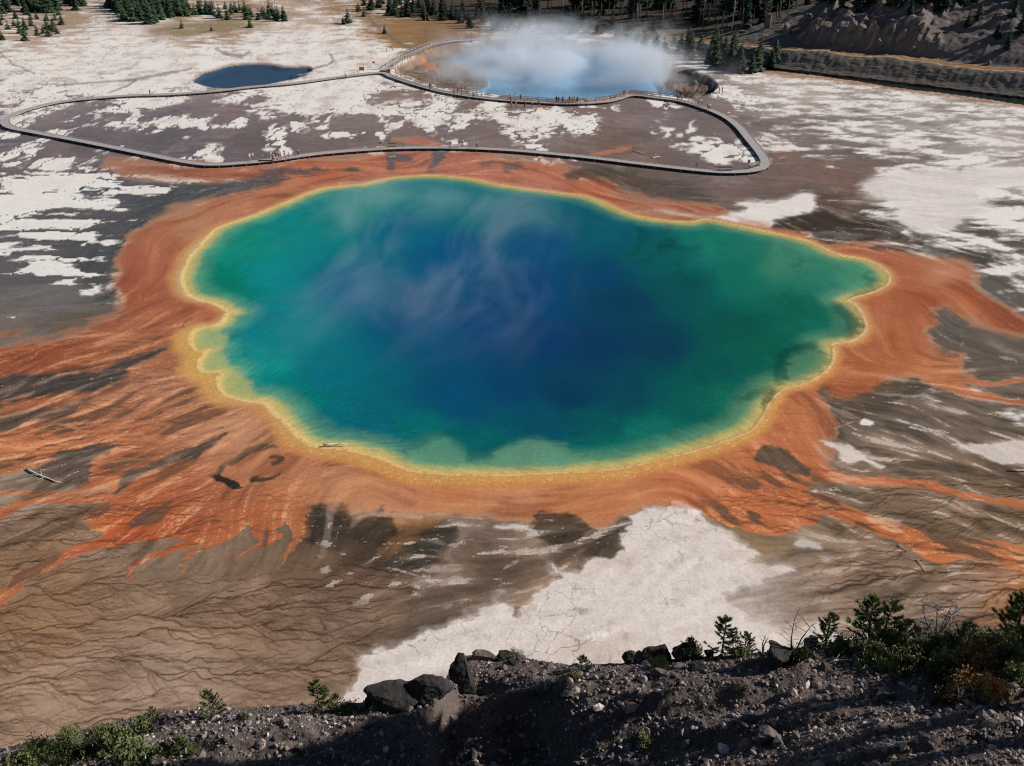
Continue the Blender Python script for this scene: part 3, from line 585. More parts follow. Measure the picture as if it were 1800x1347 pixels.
    for ln in rl:
        d2 = sd_line(UX, UY, ln)
        col = lay(col, .45 * sst(2.5, -.5, d2 + .6 * sC), lin([92, 86, 80]))
    f['col'] = np.clip(col, .0012, .92)
    return f
# ------------------------------------------------------------------ mesh and material helpers
rng = random.Random(11)
def tag(o, label=None, cat=None, group=None, kind=None):
    if label: o['label'] = label
    if cat: o['category'] = cat
    if group: o['group'] = group
    if kind: o['kind'] = kind
    return o

def np_mesh(name, V, F, mats=(), smooth=False, idx=None):
    """V (n,3); F (m,3) or (m,4) index arrays; a fast mesh."""
    V = np.asarray(V, np.float32); F = np.asarray(F, np.int32)
    me = bpy.data.meshes.new(name)
    k = F.shape[1]
    me.vertices.add(len(V)); me.vertices.foreach_set('co', V.ravel())
    me.loops.add(F.size); me.loops.foreach_set('vertex_index', F.ravel())
    me.polygons.add(len(F)); me.polygons.foreach_set('loop_start', np.arange(len(F), dtype=np.int32) * k)
    try:
        me.polygons.foreach_set('loop_total', np.full(len(F), k, np.int32))
    except Exception:
        pass
    for m in mats: me.materials.append(m)
    if idx is not None: me.polygons.foreach_set('material_index', np.asarray(idx, np.int32))
    me.polygons.foreach_set('use_smooth', np.full(len(F), smooth, bool))
    me.update(calc_edges=True); me.validate()
    return me

def add(name, me, parent=None, loc=None, rz=0.0, sc=1.0):
    o = bpy.data.objects.new(name, me); COL.objects.link(o)
    if parent is not None: o.parent = parent
    if loc is not None: o.location = loc
    if rz: o.rotation_euler = (0, 0, rz)
    if sc != 1.0: o.scale = (sc, sc, sc) if not isinstance(sc, tuple) else sc
    return o

def empty(name, loc=(0, 0, 0), rz=0.0):
    o = bpy.data.objects.new(name, None); COL.objects.link(o); o.location = loc; o.rotation_euler = (0, 0, rz); o.empty_display_size = .2
    return o

class MB:
    """Collects triangles and quads; build() links them as one mesh."""
    def __init__(s): s.v = []; s.f = []; s.m = []
    def face(s, pts, m=0):
        b = len(s.v); s.v += [tuple(p) for p in pts]; s.f.append(tuple(range(b, b + len(pts)))); s.m.append(m)
    def box(s, c, d, rz=0.0, m=0):
        ca, sa = math.cos(rz), math.sin(rz); b = len(s.v)
        for z in (-.5, .5):
            for x, y in ((-.5, -.5), (.5, -.5), (.5, .5), (-.5, .5)):
                lx, ly = x * d[0], y * d[1]
                s.v.append((c[0] + lx * ca - ly * sa, c[1] + lx * sa + ly * ca, c[2] + z * d[2]))
        for q in ((3, 2, 1, 0), (4, 5, 6, 7), (0, 1, 5, 4), (1, 2, 6, 5), (2, 3, 7, 6), (3, 0, 4, 7)):
            s.f.append(tuple(b + i for i in q)); s.m.append(m)
    def tube(s, pts, rad, n=6, m=0, cap=True):
        """Swept round bar through pts with a radius at each."""
        P = [Vector(p) for p in pts]; b0 = len(s.v)
        for i, p in enumerate(P):
            t = (P[min(i + 1, len(P) - 1)] - P[max(i - 1, 0)]).normalized()
            a = t.orthogonal().normalized() if i == 0 else (a - t * a.dot(t)).normalized()
            c = t.cross(a)
            for k in range(n):
                th = 2 * math.pi * k / n
                s.v.append(tuple(p + (a * math.cos(th) + c * math.sin(th)) * rad[i]))
        for i in range(len(P) - 1):
            for k in range(n):
                s.f.append((b0 + i * n + k, b0 + i * n + (k + 1) % n, b0 + (i + 1) * n + (k + 1) % n, b0 + (i + 1) * n + k)); s.m.append(m)
        if cap:
            s.f.append(tuple(b0 + k for k in range(n))[::-1]); s.m.append(m)
            e = b0 + (len(P) - 1) * n
            s.f.append(tuple(e + k for k in range(n))); s.m.append(m)
    def mesh(s, name, mats, smooth=False):
        me = bpy.data.meshes.new(name); me.from_pydata(s.v, [], s.f)
        for m in (mats if isinstance(mats, (list, tuple)) else [mats]): me.materials.append(m)
        me.polygons.foreach_set('material_index', s.m)
        me.polygons.foreach_set('use_smooth', [smooth] * len(s.f)); me.update()
        return me
    def build(s, name, mats, parent=None, smooth=False, **k):
        return add(name, s.mesh(name, mats, smooth), parent, **k)

def srgb(r, g, b):
    return tuple(lin([r, g, b])) + (1.0,)

def mat(name, c1, c2=None, scale=3.0, rough=.85, bump=0.0, bscale=None, rnd=0.0, spec=.3, detail=4.0, trans=0.0):
    """Procedural material: two base colours mixed by noise, an optional bump and per-object variation."""
    m = bpy.data.materials.new(name); m.use_nodes = True
    nt = m.node_tree; N = nt.nodes; L = nt.links; p = N['Principled BSDF']
    p.inputs['Roughness'].default_value = rough; p.inputs['Specular IOR Level'].default_value = spec
    tc = N.new('ShaderNodeTexCoord'); nz = N.new('ShaderNodeTexNoise')
    nz.inputs['Scale'].default_value = scale; nz.inputs['Detail'].default_value = detail
    L.new(tc.outputs['Object'], nz.inputs['Vector'])
    mx = N.new('ShaderNodeMix'); mx.data_type = 'RGBA'
    mx.inputs[6].default_value = c1; mx.inputs[7].default_value = c2 or c1
    rp = N.new('ShaderNodeMapRange'); rp.inputs['From Min'].default_value = .35; rp.inputs['From Max'].default_value = .65
    L.new(nz.outputs['Fac'], rp.inputs['Value']); L.new(rp.outputs['Result'], mx.inputs[0])
    out = mx.outputs[2]
    if rnd:
        oi = N.new('ShaderNodeObjectInfo'); hs = N.new('ShaderNodeHueSaturation'); mr = N.new('ShaderNodeMapRange')
        mr.inputs['To Min'].default_value = 1 - rnd; mr.inputs['To Max'].default_value = 1 + rnd
        L.new(oi.outputs['Random'], mr.inputs['Value']); L.new(mr.outputs['Result'], hs.inputs['Value']); L.new(out, hs.inputs['Color'])
        out = hs.outputs['Color']
    L.new(out, p.inputs['Base Color'])
    if bump:
        bp = N.new('ShaderNodeBump'); bp.inputs['Strength'].default_value = bump; bp.inputs['Distance'].default_value = .1
        n2 = N.new('ShaderNodeTexNoise'); n2.inputs['Scale'].default_value = bscale or scale * 4; n2.inputs['Detail'].default_value = 6
        L.new(tc.outputs['Object'], n2.inputs['Vector']); L.new(n2.outputs['Fac'], bp.inputs['Height']); L.new(bp.outputs['Normal'], p.inputs['Normal'])
    if trans:
        p.inputs['Transmission Weight'].default_value = 0
        p.inputs['Subsurface Weight'].default_value = 0
    return m

def attr_mat(name, rough=.8, rough2=None, bump=.25, bscale=2.0, detail_amt=.12):
    """Material for ground: the colour of each place is stored on the mesh, fine grain and relief come from noise."""
    m = bpy.data.materials.new(name); m.use_nodes = True
    nt = m.node_tree; N = nt.nodes; L = nt.links; p = N['Principled BSDF']
    at = N.new('ShaderNodeAttribute'); at.attribute_name = 'place_colour'
    tc = N.new('ShaderNodeTexCoord'); nz = N.new('ShaderNodeTexNoise'); nz.inputs['Scale'].default_value = bscale * 2.2; nz.inputs['Detail'].default_value = 7
    nz.inputs['Roughness'].default_value = .75
    L.new(tc.outputs['Object'], nz.inputs['Vector'])
    mr = N.new('ShaderNodeMapRange'); mr.inputs['From Min'].default_value = .25; mr.inputs['From Max'].default_value = .75
    mr.inputs['To Min'].default_value = 1 - detail_amt; mr.inputs['To Max'].default_value = 1 + detail_amt
    L.new(nz.outputs['Fac'], mr.inputs['Value'])
    vm = N.new('ShaderNodeVectorMath'); vm.operation = 'SCALE'
    L.new(at.outputs['Color'], vm.inputs[0]); L.new(mr.outputs['Result'], vm.inputs['Scale']); L.new(vm.outputs['Vector'], p.inputs['Base Color'])
    if rough2 is not None:
        r2 = N.new('ShaderNodeMapRange'); r2.inputs['To Min'].default_value = rough; r2.inputs['To Max'].default_value = rough2
        L.new(at.outputs['Alpha'], r2.inputs['Value']); L.new(r2.outputs['Result'], p.inputs['Roughness'])
    else:
        p.inputs['Roughness'].default_value = rough
    p.inputs['Specular IOR Level'].default_value = .06
    bp = N.new('ShaderNodeBump'); bp.inputs['Strength'].default_value = bump; bp.inputs['Distance'].default_value = .12
    n2 = N.new('ShaderNodeTexNoise'); n2.inputs['Scale'].default_value = bscale; n2.inputs['Detail'].default_value = 6
    L.new(tc.outputs['Object'], n2.inputs['Vector']); L.new(n2.outputs['Fac'], bp.inputs['Height']); L.new(bp.outputs['Normal'], p.inputs['Normal'])
    return m

def water_mat(name, rough=.05, ripple=.12, scale=1.2, spec=1.0, tint=(1, 1, 1, 1)):
    """Clear still water: what lies below shows through, the sky mirrors by its angle."""
    m = bpy.data.materials.new(name); m.use_nodes = True
    nt = m.node_tree; N = nt.nodes; L = nt.links; N.remove(N['Principled BSDF'])
    tr = N.new('ShaderNodeBsdfTransparent'); tr.inputs['Color'].default_value = tint
    gl = N.new('ShaderNodeBsdfGlossy'); gl.inputs['Roughness'].default_value = rough; gl.inputs['Color'].default_value = (spec, spec, spec, 1)
    fr = N.new('ShaderNodeFresnel')
    ge = N.new('ShaderNodeNewGeometry'); io = N.new('ShaderNodeMapRange')        # seen from below the ratio turns over, so light leaves as it came in
    io.inputs['To Min'].default_value = 1.33; io.inputs['To Max'].default_value = 1 / 1.33
    L.new(ge.outputs['Backfacing'], io.inputs['Value']); L.new(io.outputs['Result'], fr.inputs['IOR'])
    tc = N.new('ShaderNodeTexCoord'); nz = N.new('ShaderNodeTexNoise'); nz.inputs['Scale'].default_value = scale; nz.inputs['Detail'].default_value = 4
    bp = N.new('ShaderNodeBump'); bp.inputs['Strength'].default_value = ripple; bp.inputs['Distance'].default_value = .05
    L.new(tc.outputs['Object'], nz.inputs['Vector']); L.new(nz.outputs['Fac'], bp.inputs['Height'])
    L.new(bp.outputs['Normal'], gl.inputs['Normal']); L.new(bp.outputs['Normal'], fr.inputs['Normal'])
    mx = N.new('ShaderNodeMixShader')
    L.new(fr.outputs['Fac'], mx.inputs[0]); L.new(tr.outputs[0], mx.inputs[1]); L.new(gl.outputs[0], mx.inputs[2])
    L.new(mx.outputs[0], N['Material Output'].inputs['Surface'])
    return m

def set_colour(me, C, name='place_colour', alpha=None):
    a = me.color_attributes.new(name, 'FLOAT_COLOR', 'POINT')
    d = np.ones((len(me.vertices), 4), np.float32); d[:, :3] = C
    if alpha is not None: d[:, 3] = alpha
    a.data.foreach_set('color', d.ravel())

def grid_faces(R, Cn, flip=False):
    i = np.arange(R - 1)[:, None] * Cn + np.arange(Cn - 1)[None, :]
    q = np.stack([i, i + 1, i + Cn + 1, i + Cn], -1).reshape(-1, 4)
    return q[:, ::-1] if flip else q

# ------------------------------------------------------------------ the ground: one sheet from under the bluff to the horizon
GSTEP = 1.84
gxs = np.r_[-9000, -4500, -2400, -1400, -900, -600, -420, -320, -260, -220, np.arange(-190, 1990.1, GSTEP), 2020, 2060, 2120, 2220, 2400, 2700, 3200, 4200, 6300, 10800]
gys = np.r_[-252, -240, -220, -190, -155, -120, -90, -65, -45, -30, -18, np.arange(-8, 1352, GSTEP), 1370, 1420, 1560, 1800]
GPX, GPY = np.meshgrid(gxs, gys)
GWX, GWY = px2w(GPX, GPY)
fields = paint(GPX, GPY, GWX, GWY)
dp = fields['pool_d']; e = np.maximum(-dp, 0)
gz = .05 * fields['white'] * sst(0, 1.5, dp) - np.where(dp < 0, .05 + .4 * sst(0, 24, e), 0)
gz = gz + .035 * np.exp(-((dp - .5) / .6) ** 2)
gz -= 1.0 * sst(1.5, -4, fields['small_d'])
gz -= 2.9 * sst(2.0, -5, fields['crater_d']) * (1 - .18 * fbm(GWX * .12, GWY * .12, 4, 205)) - .0
gz -= .9 * sst(0, -3, fields['craterw_d'])
gz -= 1.2 * sst(1.0, -3, fields['river_d'])
gz += (.05 * fbm(GWX * .08, GWY * .08, 3, 201) + .018 * fbm(GWX * .6, GWY * .6, 3, 203)) * sst(-.3, .6, dp)
gz += sst(150, 60, GPY) * (.5 * fbm(GWX * .03, GWY * .03, 3, 207) + .3) * sst(4, 12, np.minimum(fields['crater_d'], fields['small_d'])) * sst(700, 600, GPX)
# crater walls: broken ledges on the left, a dark crag on the right
cw = sst(1.0, -2, fields['crater_d']) * sst(-1, 3, fields['craterw_d'])
led = fbm(GWX * .22, GWY * .16, 4, 211)
gz += cw * (.8 * np.abs(led) * sst(860, 780, GPX) + 2.2 * np.clip(led + .25, 0, 1) * sst(1160, 1185, GPX))
M_GROUND = attr_mat('thermal_ground', rough=.9, rough2=.55, bump=.3, bscale=1.4, detail_amt=.22)
gV = np.stack([GWX, GWY, gz], -1).reshape(-1, 3)
gm = np_mesh('ground', gV, grid_faces(len(gys), len(gxs), True), [M_GROUND], smooth=True)
def crisp(c, k):
    """Make up for the softening between neighbouring places of the grid."""
    p = np.pad(c, ((1, 1), (1, 1), (0, 0)), mode='edge')
    b = .25 * c + .125 * (p[:-2, 1:-1] + p[2:, 1:-1] + p[1:-1, :-2] + p[1:-1, 2:]) + .0625 * (p[:-2, :-2] + p[2:, 2:] + p[:-2, 2:] + p[2:, :-2])
    return np.maximum(c + k * (c - b), c * .35)
alb = np.clip(crisp(fields['col'], (.15 + .85 * sst(480, 800, GPY))[..., None]) / LIGHT_K, .002, .86)
set_colour(gm, alb.reshape(-1, 3), alpha=np.clip(fields['mat'] * .8, 0, 1).ravel())
ground = tag(add('ground', gm), 'thermal basin of white sinter, brown mud and orange bacterial mats', kind='structure')

def sheet(name, outline, z, m, grow=0.0, label=None):
    p = smooth_poly(np.stack(px2w([q[0] for q in outline], [q[1] for q in outline]), -1), 3)
    if grow:
        c = p.mean(0); p = p + (p - c) / np.linalg.norm(p - c, axis=1)[:, None] * grow
    me = bpy.data.meshes.new(name); me.from_pydata([(a, b, z) for a, b in p], [], [tuple(range(len(p)))]); me.materials.append(m); me.update()
    return tag(add(name, me), label, kind='structure')
M_HOT = water_mat('hot_spring_water', rough=.12, ripple=.02, scale=2.5, spec=.10)
M_STREAM = water_mat('river_water', rough=.08, ripple=.25, scale=.8, spec=.6)
sheet('water', POOL, -.03, M_HOT, .12, 'clear hot spring water grading from green to deep blue')
sheet('water', SMALL_POOL, -.22, M_HOT, .1, 'small slate blue pool beside the far boardwalk')
sheet('water', CRATER_WATER, -2.55, water_mat('crater_water', rough=.15, ripple=.4, spec=.8), 5.0, 'pale blue steaming crater lake behind the railing')
sheet('river', RIVER, -.12, M_STREAM, .5, 'dark river running along the foot of the bluff')
# ------------------------------------------------------------------ the far bank: embankment, old road shelf, rocky hillside
BL = [(640,38,.0,2),(760,44,.0,2),(900,50,.2,3),(1050,58,.4,4),(1150,71,1.3,6),(1230,90,2.6,10),(1300,104,3.8,17),(1370,117,4.8,23),(1450,126,5.0,26),(1600,143,5.0,27),(1800,167,5.0,27),(2000,192,5,27),(2300,230,5,26),(2700,285,5,26)]
_bw = np.stack(px2w([b[0] for b in BL], [b[1] for b in BL]), -1)
_seg = np.r_[0, np.cumsum(np.hypot(*np.diff(_bw, axis=0).T))]
def bl_at(s):
    """Foot of the bank, its uphill direction, bank height, hill slope and photo column at distance s along it."""
    x = np.interp(s, _seg, _bw[:, 0]); y = np.interp(s, _seg, _bw[:, 1])
    h = np.interp(s, _seg, [b[2] for b in BL]); al = np.interp(s, _seg, [b[3] for b in BL]); c = np.interp(s, _seg, [b[0] for b in BL])
    tx = np.interp(s + 8, _seg, _bw[:, 0]) - np.interp(s - 8, _seg, _bw[:, 0]); ty = np.interp(s + 8, _seg, _bw[:, 1]) - np.interp(s - 8, _seg, _bw[:, 1])
    L = np.hypot(tx, ty) + 1e-9
    return x, y, ty / L * -1, tx / L, h, al, c
sS = np.arange(0, _seg[-1], 1.1)
tT = np.r_[-1.0, np.arange(0, 14, .55), np.arange(14, 60, .9), np.arange(60, 130, 3), np.arange(130, 420, 20)]
S, T = np.meshgrid(sS, tT, indexing='ij')
bx, by, nx, ny, bh, bal, bc = bl_at(S)
bh = bh * (1 + .3 * fbm(S * .05, S * 0, 3, 299)); run = bh * 1.75 + .3
road0, road1 = run + .4, run + 6.6
wob = fbm(S * .05, T * .06, 4, 301)
up = np.maximum(T - road1, 0)
climb = np.where(up < 55, up, 55 + (up - 55) * .25)
zz = bh * sst(0, 1, T / run) ** .9 - .35
zz += np.tan(np.radians(bal)) * climb * (1 + .22 * wob) * sst(0, 5, up)
zz += sst(3, 12, up) * 2.4 * fbm(S * .11, T * .11, 5, 303, .6) * np.clip(bal / 25, 0, 1)
# crags: fluted rock faces standing above the shelf
cr = sst(1330, 1390, bc + 40 * wob) * sst(1660, 1560, bc + 40 * wob)
fl_ = np.abs(fbm(S * .16, T * .05, 4, 305)); fl2 = np.abs(fbm(S * .4, T * .25, 3, 307))
zz += cr * (sst(1.0, 5.5, up + 3.5 * wob) * (4.6 + 5 * (fl_ - .3)) + 1.6 * fl2 * sst(1, 4, up)) * sst(40, 22, up)
# gullies in the scree and in the bank
gul = fbm(S * .3, T * .03, 3, 309)
zz += .5 * gul * sst(1560, 1640, bc) * sst(2, 8, up)
zz += .35 * fbm(S * .45, T * .2, 3, 311) * sst(.1, .5, T / run) * sst(1.1, .8, T / run) * np.clip(bh / 3, 0, 1)
zz += (.45 * fbm(S * .5, T * .5, 4, 313, .65) + .5 * np.abs(fbm(S * .25, T * .25, 4, 314, .6)) * sst(2, 8, up)) * np.clip(bal / 12, .25, 1)
bX = bx + nx * T; bY = by + ny * T
fine_b = fbm(bX * .8, bY * .8, 3, 315)
bcol = lin([104, 97, 95]) * (1 + .16 * fine_b + .14 * wob + .10 * gul)[..., None]
bcol = lay(bcol, .55 * sst(.1, .5, fbm(S * .07, T * .1, 4, 317)), lin([96, 84, 74]))
bcol = lay(bcol, cr * sst(.15, .5, fl2 + .3 * fine_b) * .7 * sst(1, 3, up), lin([168, 146, 124]))
bank = sst(.02, .2, T / run) * sst(1.05, .95, T / run)
bcol = lay(bcol, .9 * bank, lin([110, 103, 95]) * (1 + .15 * fine_b + .12 * gul)[..., None])
shelf = sst(road0 - .8, road0, T) * sst(road1 + .5, road1 - .2, T)
bcol = lay(bcol, shelf, lin([142, 106, 72]) * (1 + .15 * fine_b)[..., None])
bcol = lay(bcol, .8 * sst(.7, .35, np.abs(T - road0 - .1)), lin([170, 160, 152]))
bcol = lay(bcol, .7 * sst(.6, .3, np.abs(T - road1 + .1 + .3 * wob)) , lin([146, 136, 128]))
flat = sst(12, 5, bal)
bcol = lay(bcol, flat * .8, (lin([118, 96, 68]) * (1 - sst(4, 12, up))[..., None] + lin([62, 52, 40]) * sst(4, 12, up)[..., None]) * (1 + .25 * fine_b + .2 * wob)[..., None])
M_BLUFF = attr_mat('bluff_scree', rough=.95, bump=.6, bscale=.9, detail_amt=.3)
bm_ = np_mesh('bluff', np.stack([bX, bY, zz], -1).reshape(-1, 3), grid_faces(len(sS), len(tT), False), [M_BLUFF], smooth=False)
set_colour(bm_, np.clip(bcol / LIGHT_K, .01, .8).reshape(-1, 3))
tag(add('hillside', bm_), 'grey rocky hillside with an old road shelf above the river', kind='structure')
from mathutils.bvhtree import BVHTree
_bvh = BVHTree.FromPolygons([tuple(v) for v in np.stack([bX, bY, zz], -1).reshape(-1, 3)], [tuple(int(i) for i in q) for q in grid_faces(len(sS), len(tT), False)])
def stand(px, py):
    """Where the line of sight through a photo point meets the far ground."""
    q = px2w(px, py, 0.0); d = Vector((float(q[0]), float(q[1]), -CAM_H)).normalized()
    hit = _bvh.ray_cast(Vector((0, 0, CAM_H)), d)
    if hit[0] is not None and hit[0].z > -.05:
        return hit[0].x, hit[0].y, hit[0].z
    return float(q[0]), float(q[1]), 0.0

# ------------------------------------------------------------------ trees
M_BARK = mat('conifer_bark', srgb(108, 92, 80), srgb(70, 58, 50), 6, .95, .3)
M_BARE = mat('weathered_trunk', srgb(176, 168, 160), srgb(128, 120, 114), 3, .9)
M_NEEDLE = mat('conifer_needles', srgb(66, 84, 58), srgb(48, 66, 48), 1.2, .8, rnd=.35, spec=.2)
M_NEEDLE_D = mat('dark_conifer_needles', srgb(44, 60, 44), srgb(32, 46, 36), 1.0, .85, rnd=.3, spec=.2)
def conifer_crown(h, r, layers, nb, seed, base=.08, droop=.35, gap=.12):
    """Whorls of drooping sprays, each a ragged pair of faces, thinning to the leader."""
    g = random.Random(seed); mb = MB()
    for i in range(layers):
        t = i / (layers - 1)
        z = h * (base + (1 - base) * t)
        rr = r * (1 - t) ** .8 * g.uniform(.75, 1.15) + .03 * h * (1 - t) + .02
        n = max(4, int(nb * (1 - .6 * t)))
        off = g.random() * 6.3
        for k in range(n):
            if g.random() < gap: continue
            a = off + 2 * math.pi * k / n + g.uniform(-.3, .3)
            L = rr * g.uniform(.6, 1.2); wd = L * g.uniform(.28, .5); dz = -L * droop * g.uniform(.4, 1.4) + h * .02
            c, s_ = math.cos(a), math.sin(a)
            root = (c * .04, s_ * .04, z + h * .025)
            tip = (c * L, s_ * L, z + dz)
            m1 = (c * L * .55 - s_ * wd, s_ * L * .55 + c * wd, z + dz * .5 + g.uniform(-.04, .05) * h * .5)
            m2 = (c * L * .55 + s_ * wd, s_ * L * .55 - c * wd, z + dz * .5 + g.uniform(-.04, .05) * h * .5)
            m3 = (c * L * .6, s_ * L * .6, z + dz * .35 + h * .03)
            mb.face((root, m1, m3)); mb.face((root, m3, m2)); mb.face((m1, tip, m3)); mb.face((m3, tip, m2))
    mb.face(((-.03, 0, h * .93), (.03, .02, h * .93), (0, 0, h * 1.03)))
    return mb
def make_tree_kind(h, r, layers, nb, seed, base, m_leaf, m_trunk, tr, **k):
    tk = MB(); g = random.Random(seed)
    tk.tube([(0, 0, -.4), (.02 * h * g.uniform(-1, 1) * .5, 0, h * .5), (0, 0, h * .97)], [tr, tr * .7, tr * .12], 6)
    return tk.mesh('trunk', m_trunk, True), conifer_crown(h, r, layers, nb, seed, base, **k).mesh('crown', m_leaf)
KIND = {}
for i in range(5):
    KIND['young', i] = make_tree_kind(6.4, 2.0 + .15 * i, 13, 11, 20 + i, .04, M_NEEDLE, M_BARK, .11)
for i in range(4):
    KIND['full', i] = make_tree_kind(10.0, 2.7 + .2 * i, 17, 13, 40 + i, .05, M_NEEDLE, M_BARK, .16)
for i in range(4):
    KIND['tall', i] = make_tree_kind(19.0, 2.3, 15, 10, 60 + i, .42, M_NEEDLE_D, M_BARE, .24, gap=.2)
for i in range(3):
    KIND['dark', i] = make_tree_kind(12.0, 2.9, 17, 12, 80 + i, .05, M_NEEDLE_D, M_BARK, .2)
def bare_trunk(seed, h, r=.17, n=14):
    g = random.Random(seed); mb = MB()
    lean = g.uniform(-.04, .04) * h
    mb.tube([(0, 0, -.3), (lean * .4, 0, h * .5), (lean, lean * .3, h)], [r, r * .7, r * .2], 6)
    br = MB()
    for k in range(n):
        z = h * g.uniform(.25, .95); a = g.random() * 6.3; L = g.uniform(.4, 1.3)
        x0 = lean * z / h
        br.tube([(x0, 0, z), (x0 + math.cos(a) * L, math.sin(a) * L, z - .2 + g.uniform(-.2, .3))], [.035, .01], 3)
    return mb.mesh('trunk', M_BARE, True), br.mesh('dead_branches', M_BARE)
for i in range(4):
    KIND['snag', i] = bare_trunk(90 + i, 17.0 + i)
NAME = dict(young='young_conifer', full='conifer_tree', tall='lodgepole_pine', dark='dark_conifer', snag='dead_pine')
ORD = ['first', 'second', 'third', 'fourth', 'fifth', 'sixth', 'seventh', 'eighth', 'ninth', 'tenth', 'eleventh', 'twelfth', 'thirteenth', 'fourteenth', 'fifteenth', 'sixteenth']
_cnt = {}
def plant(kind, px, py, scale, label, group, v=None):
    x, y, z = stand(px, py)
    vs = [k for k in KIND if k[0] == kind]; k = vs[_cnt.get(kind, 0) % len(vs)] if v is None else (kind, v); _cnt[kind] = _cnt.get(kind, 0) + 1
    root = tag(empty(NAME[kind], (x, y, z - .05), rng.random() * 6.28), label, 'tree', group)
    root.scale = (scale * rng.uniform(.9, 1.15), scale * rng.uniform(.9, 1.15), scale * rng.uniform(.85, 1.15))
    add('trunk', KIND[k][0], root); add('dead_branches' if kind == 'snag' else 'crown', KIND[k][1], root)
    return root
def scatter(n, poly, seed, dmin=5.0):
    g = random.Random(seed); P = np.array(poly, float); out = []
    for _ in range(n * 60):
        if len(out) >= n: break
        x = g.uniform(P[:, 0].min(), P[:, 0].max()); y = g.uniform(P[:, 1].min(), P[:, 1].max())
        if sd_poly(np.array([x]), np.array([y]), P, 1e4)[0] < 0 and all((x - a) ** 2 + ((y - b) * 2.2) ** 2 > dmin ** 2 for a, b in out):
            out.append((x, y))
    return sorted(out, key=lambda q: q[1])
for x, y in scatter(34, [(-30,30),(110,26),(118,48),(110,64),(50,74),(-30,70)], 1, 9):
    plant('young', x, y, rng.uniform(.6, .95), 'small young conifer on the tan slope at the upper left', 'young conifers on the upper left slope')
for x, y in scatter(46, [(-30,8),(60,2),(150,2),(152,18),(90,24),(20,32),(-30,38)], 2, 5.5):
    plant('full', x, y, rng.uniform(.7, 1.05), 'conifer in the tree line along the top left edge', 'conifers of the top left tree line')
for x, y in scatter(66, [(172,22),(190,6),(240,2),(300,2),(330,14),(320,30),(285,40),(262,48),(240,42),(185,36)], 3, 5.2):
    plant('full', x, y, rng.uniform(.75, 1.1), 'dark green conifer in the dense grove left of the slate pool', 'conifers of the dense grove')
for x, y in scatter(40, [(320,12),(380,16),(440,22),(500,28),(505,40),(430,38),(370,36),(325,30)], 4, 7):
    plant('young', x, y, rng.uniform(.7, 1.1), 'low conifer in the thin row right of the dense grove', 'conifers of the thin row')
for i, q in enumerate(sorted(((440,50,.8),(320,52,.6),(372,56,.5),(612,42,1.0),(604,44,.7),(676,60,.6),(690,26,.8),(630,22,.8),(640,30,.7)))):
    plant('young', q[0], q[1], q[2], ORD[i] + ' from the left of the lone young conifers on open pale ground', 'scattered lone young conifers')
for x, y in scatter(26, [(1195,92),(1250,84),(1300,92),(1362,104),(1366,120),(1330,128),(1290,132),(1240,118),(1200,104)], 5, 9):
    plant('full', x, y, rng.uniform(.7, 1.05), 'conifer in the clump between the crater and the road shelf', 'conifers of the clump by the river')
for i, (x, y) in enumerate(sorted(scatter(14, [(1080,60),(1150,66),(1190,78),(1180,96),(1120,88),(1080,76)], 6, 12))):
    plant('young', x, y, rng.uniform(.8, 1.2), ORD[i] + ' from the left of the conifers just right of the crater steam', 'conifers beside the crater steam')
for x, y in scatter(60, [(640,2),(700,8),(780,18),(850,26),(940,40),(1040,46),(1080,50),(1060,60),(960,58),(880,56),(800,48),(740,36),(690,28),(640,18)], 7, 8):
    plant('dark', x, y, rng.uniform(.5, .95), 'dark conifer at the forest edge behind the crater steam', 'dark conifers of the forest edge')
for x, y in scatter(78, [(840,4),(1000,6),(1150,10),(1250,6),(1400,2),(1400,30),(1290,58),(1150,46),(1050,38),(930,26),(840,16)], 8, 8):
    plant('tall', x, y, rng.uniform(.85, 1.15), 'tall pale trunked pine of the forest along the top edge', 'tall pines of the forest')
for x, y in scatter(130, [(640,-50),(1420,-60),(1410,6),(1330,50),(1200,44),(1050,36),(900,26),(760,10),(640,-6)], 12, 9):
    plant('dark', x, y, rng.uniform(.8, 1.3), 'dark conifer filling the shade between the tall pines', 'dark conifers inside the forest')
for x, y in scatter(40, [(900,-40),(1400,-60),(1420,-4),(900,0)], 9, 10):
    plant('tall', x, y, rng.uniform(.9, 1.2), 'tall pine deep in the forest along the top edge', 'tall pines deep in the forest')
for i, (x, y) in enumerate(sorted(scatter(14, [(960,30),(1100,40),(1250,58),(1350,70),(1360,50),(1150,30),(960,20)], 10, 16))):
    plant('snag', x, y, rng.uniform(.7, 1.0), ORD[i] + ' from the left of the bare dead pines at the forest edge', 'bare dead pines of the forest edge')
for i, q in enumerate(sorted(((1752,66,.8),(1770,86,.8),(1650,20,1.0),(1690,8,1.1),(1620,6,1.0),(1560,10,.8),(1795,60,1.1),(1720,34,.9),(1480,14,.9),(1510,20,.8),(1540,4,1.0),(1600,26,.7),(1700,48,.7),(1420,8,.9),(1450,2,1.),(1780,30,1.0)))):
    plant('dark', q[0], q[1], q[2] * .7, ORD[i] + ' from the left of the conifers dotted over the grey scree slope', 'conifers on the scree slope')
for x, y in scatter(24, [(1420,-20),(1820,-30),(1820,20),(1700,16),(1600,10),(1500,12),(1430,16)], 14, 13):
    plant('dark', x, y, rng.uniform(.55, .95), 'dark conifer of the clumps along the top of the scree slope', 'conifers along the top of the scree')
plant('snag', 749, 74, .78, 'solitary bare pale trunk standing behind the upper boardwalk', None, 2)
plant('snag', 1250, 62, .5, 'bare trunk leaning over the road shelf beside the clump', None, 1).rotation_euler = (0, .7, 0)
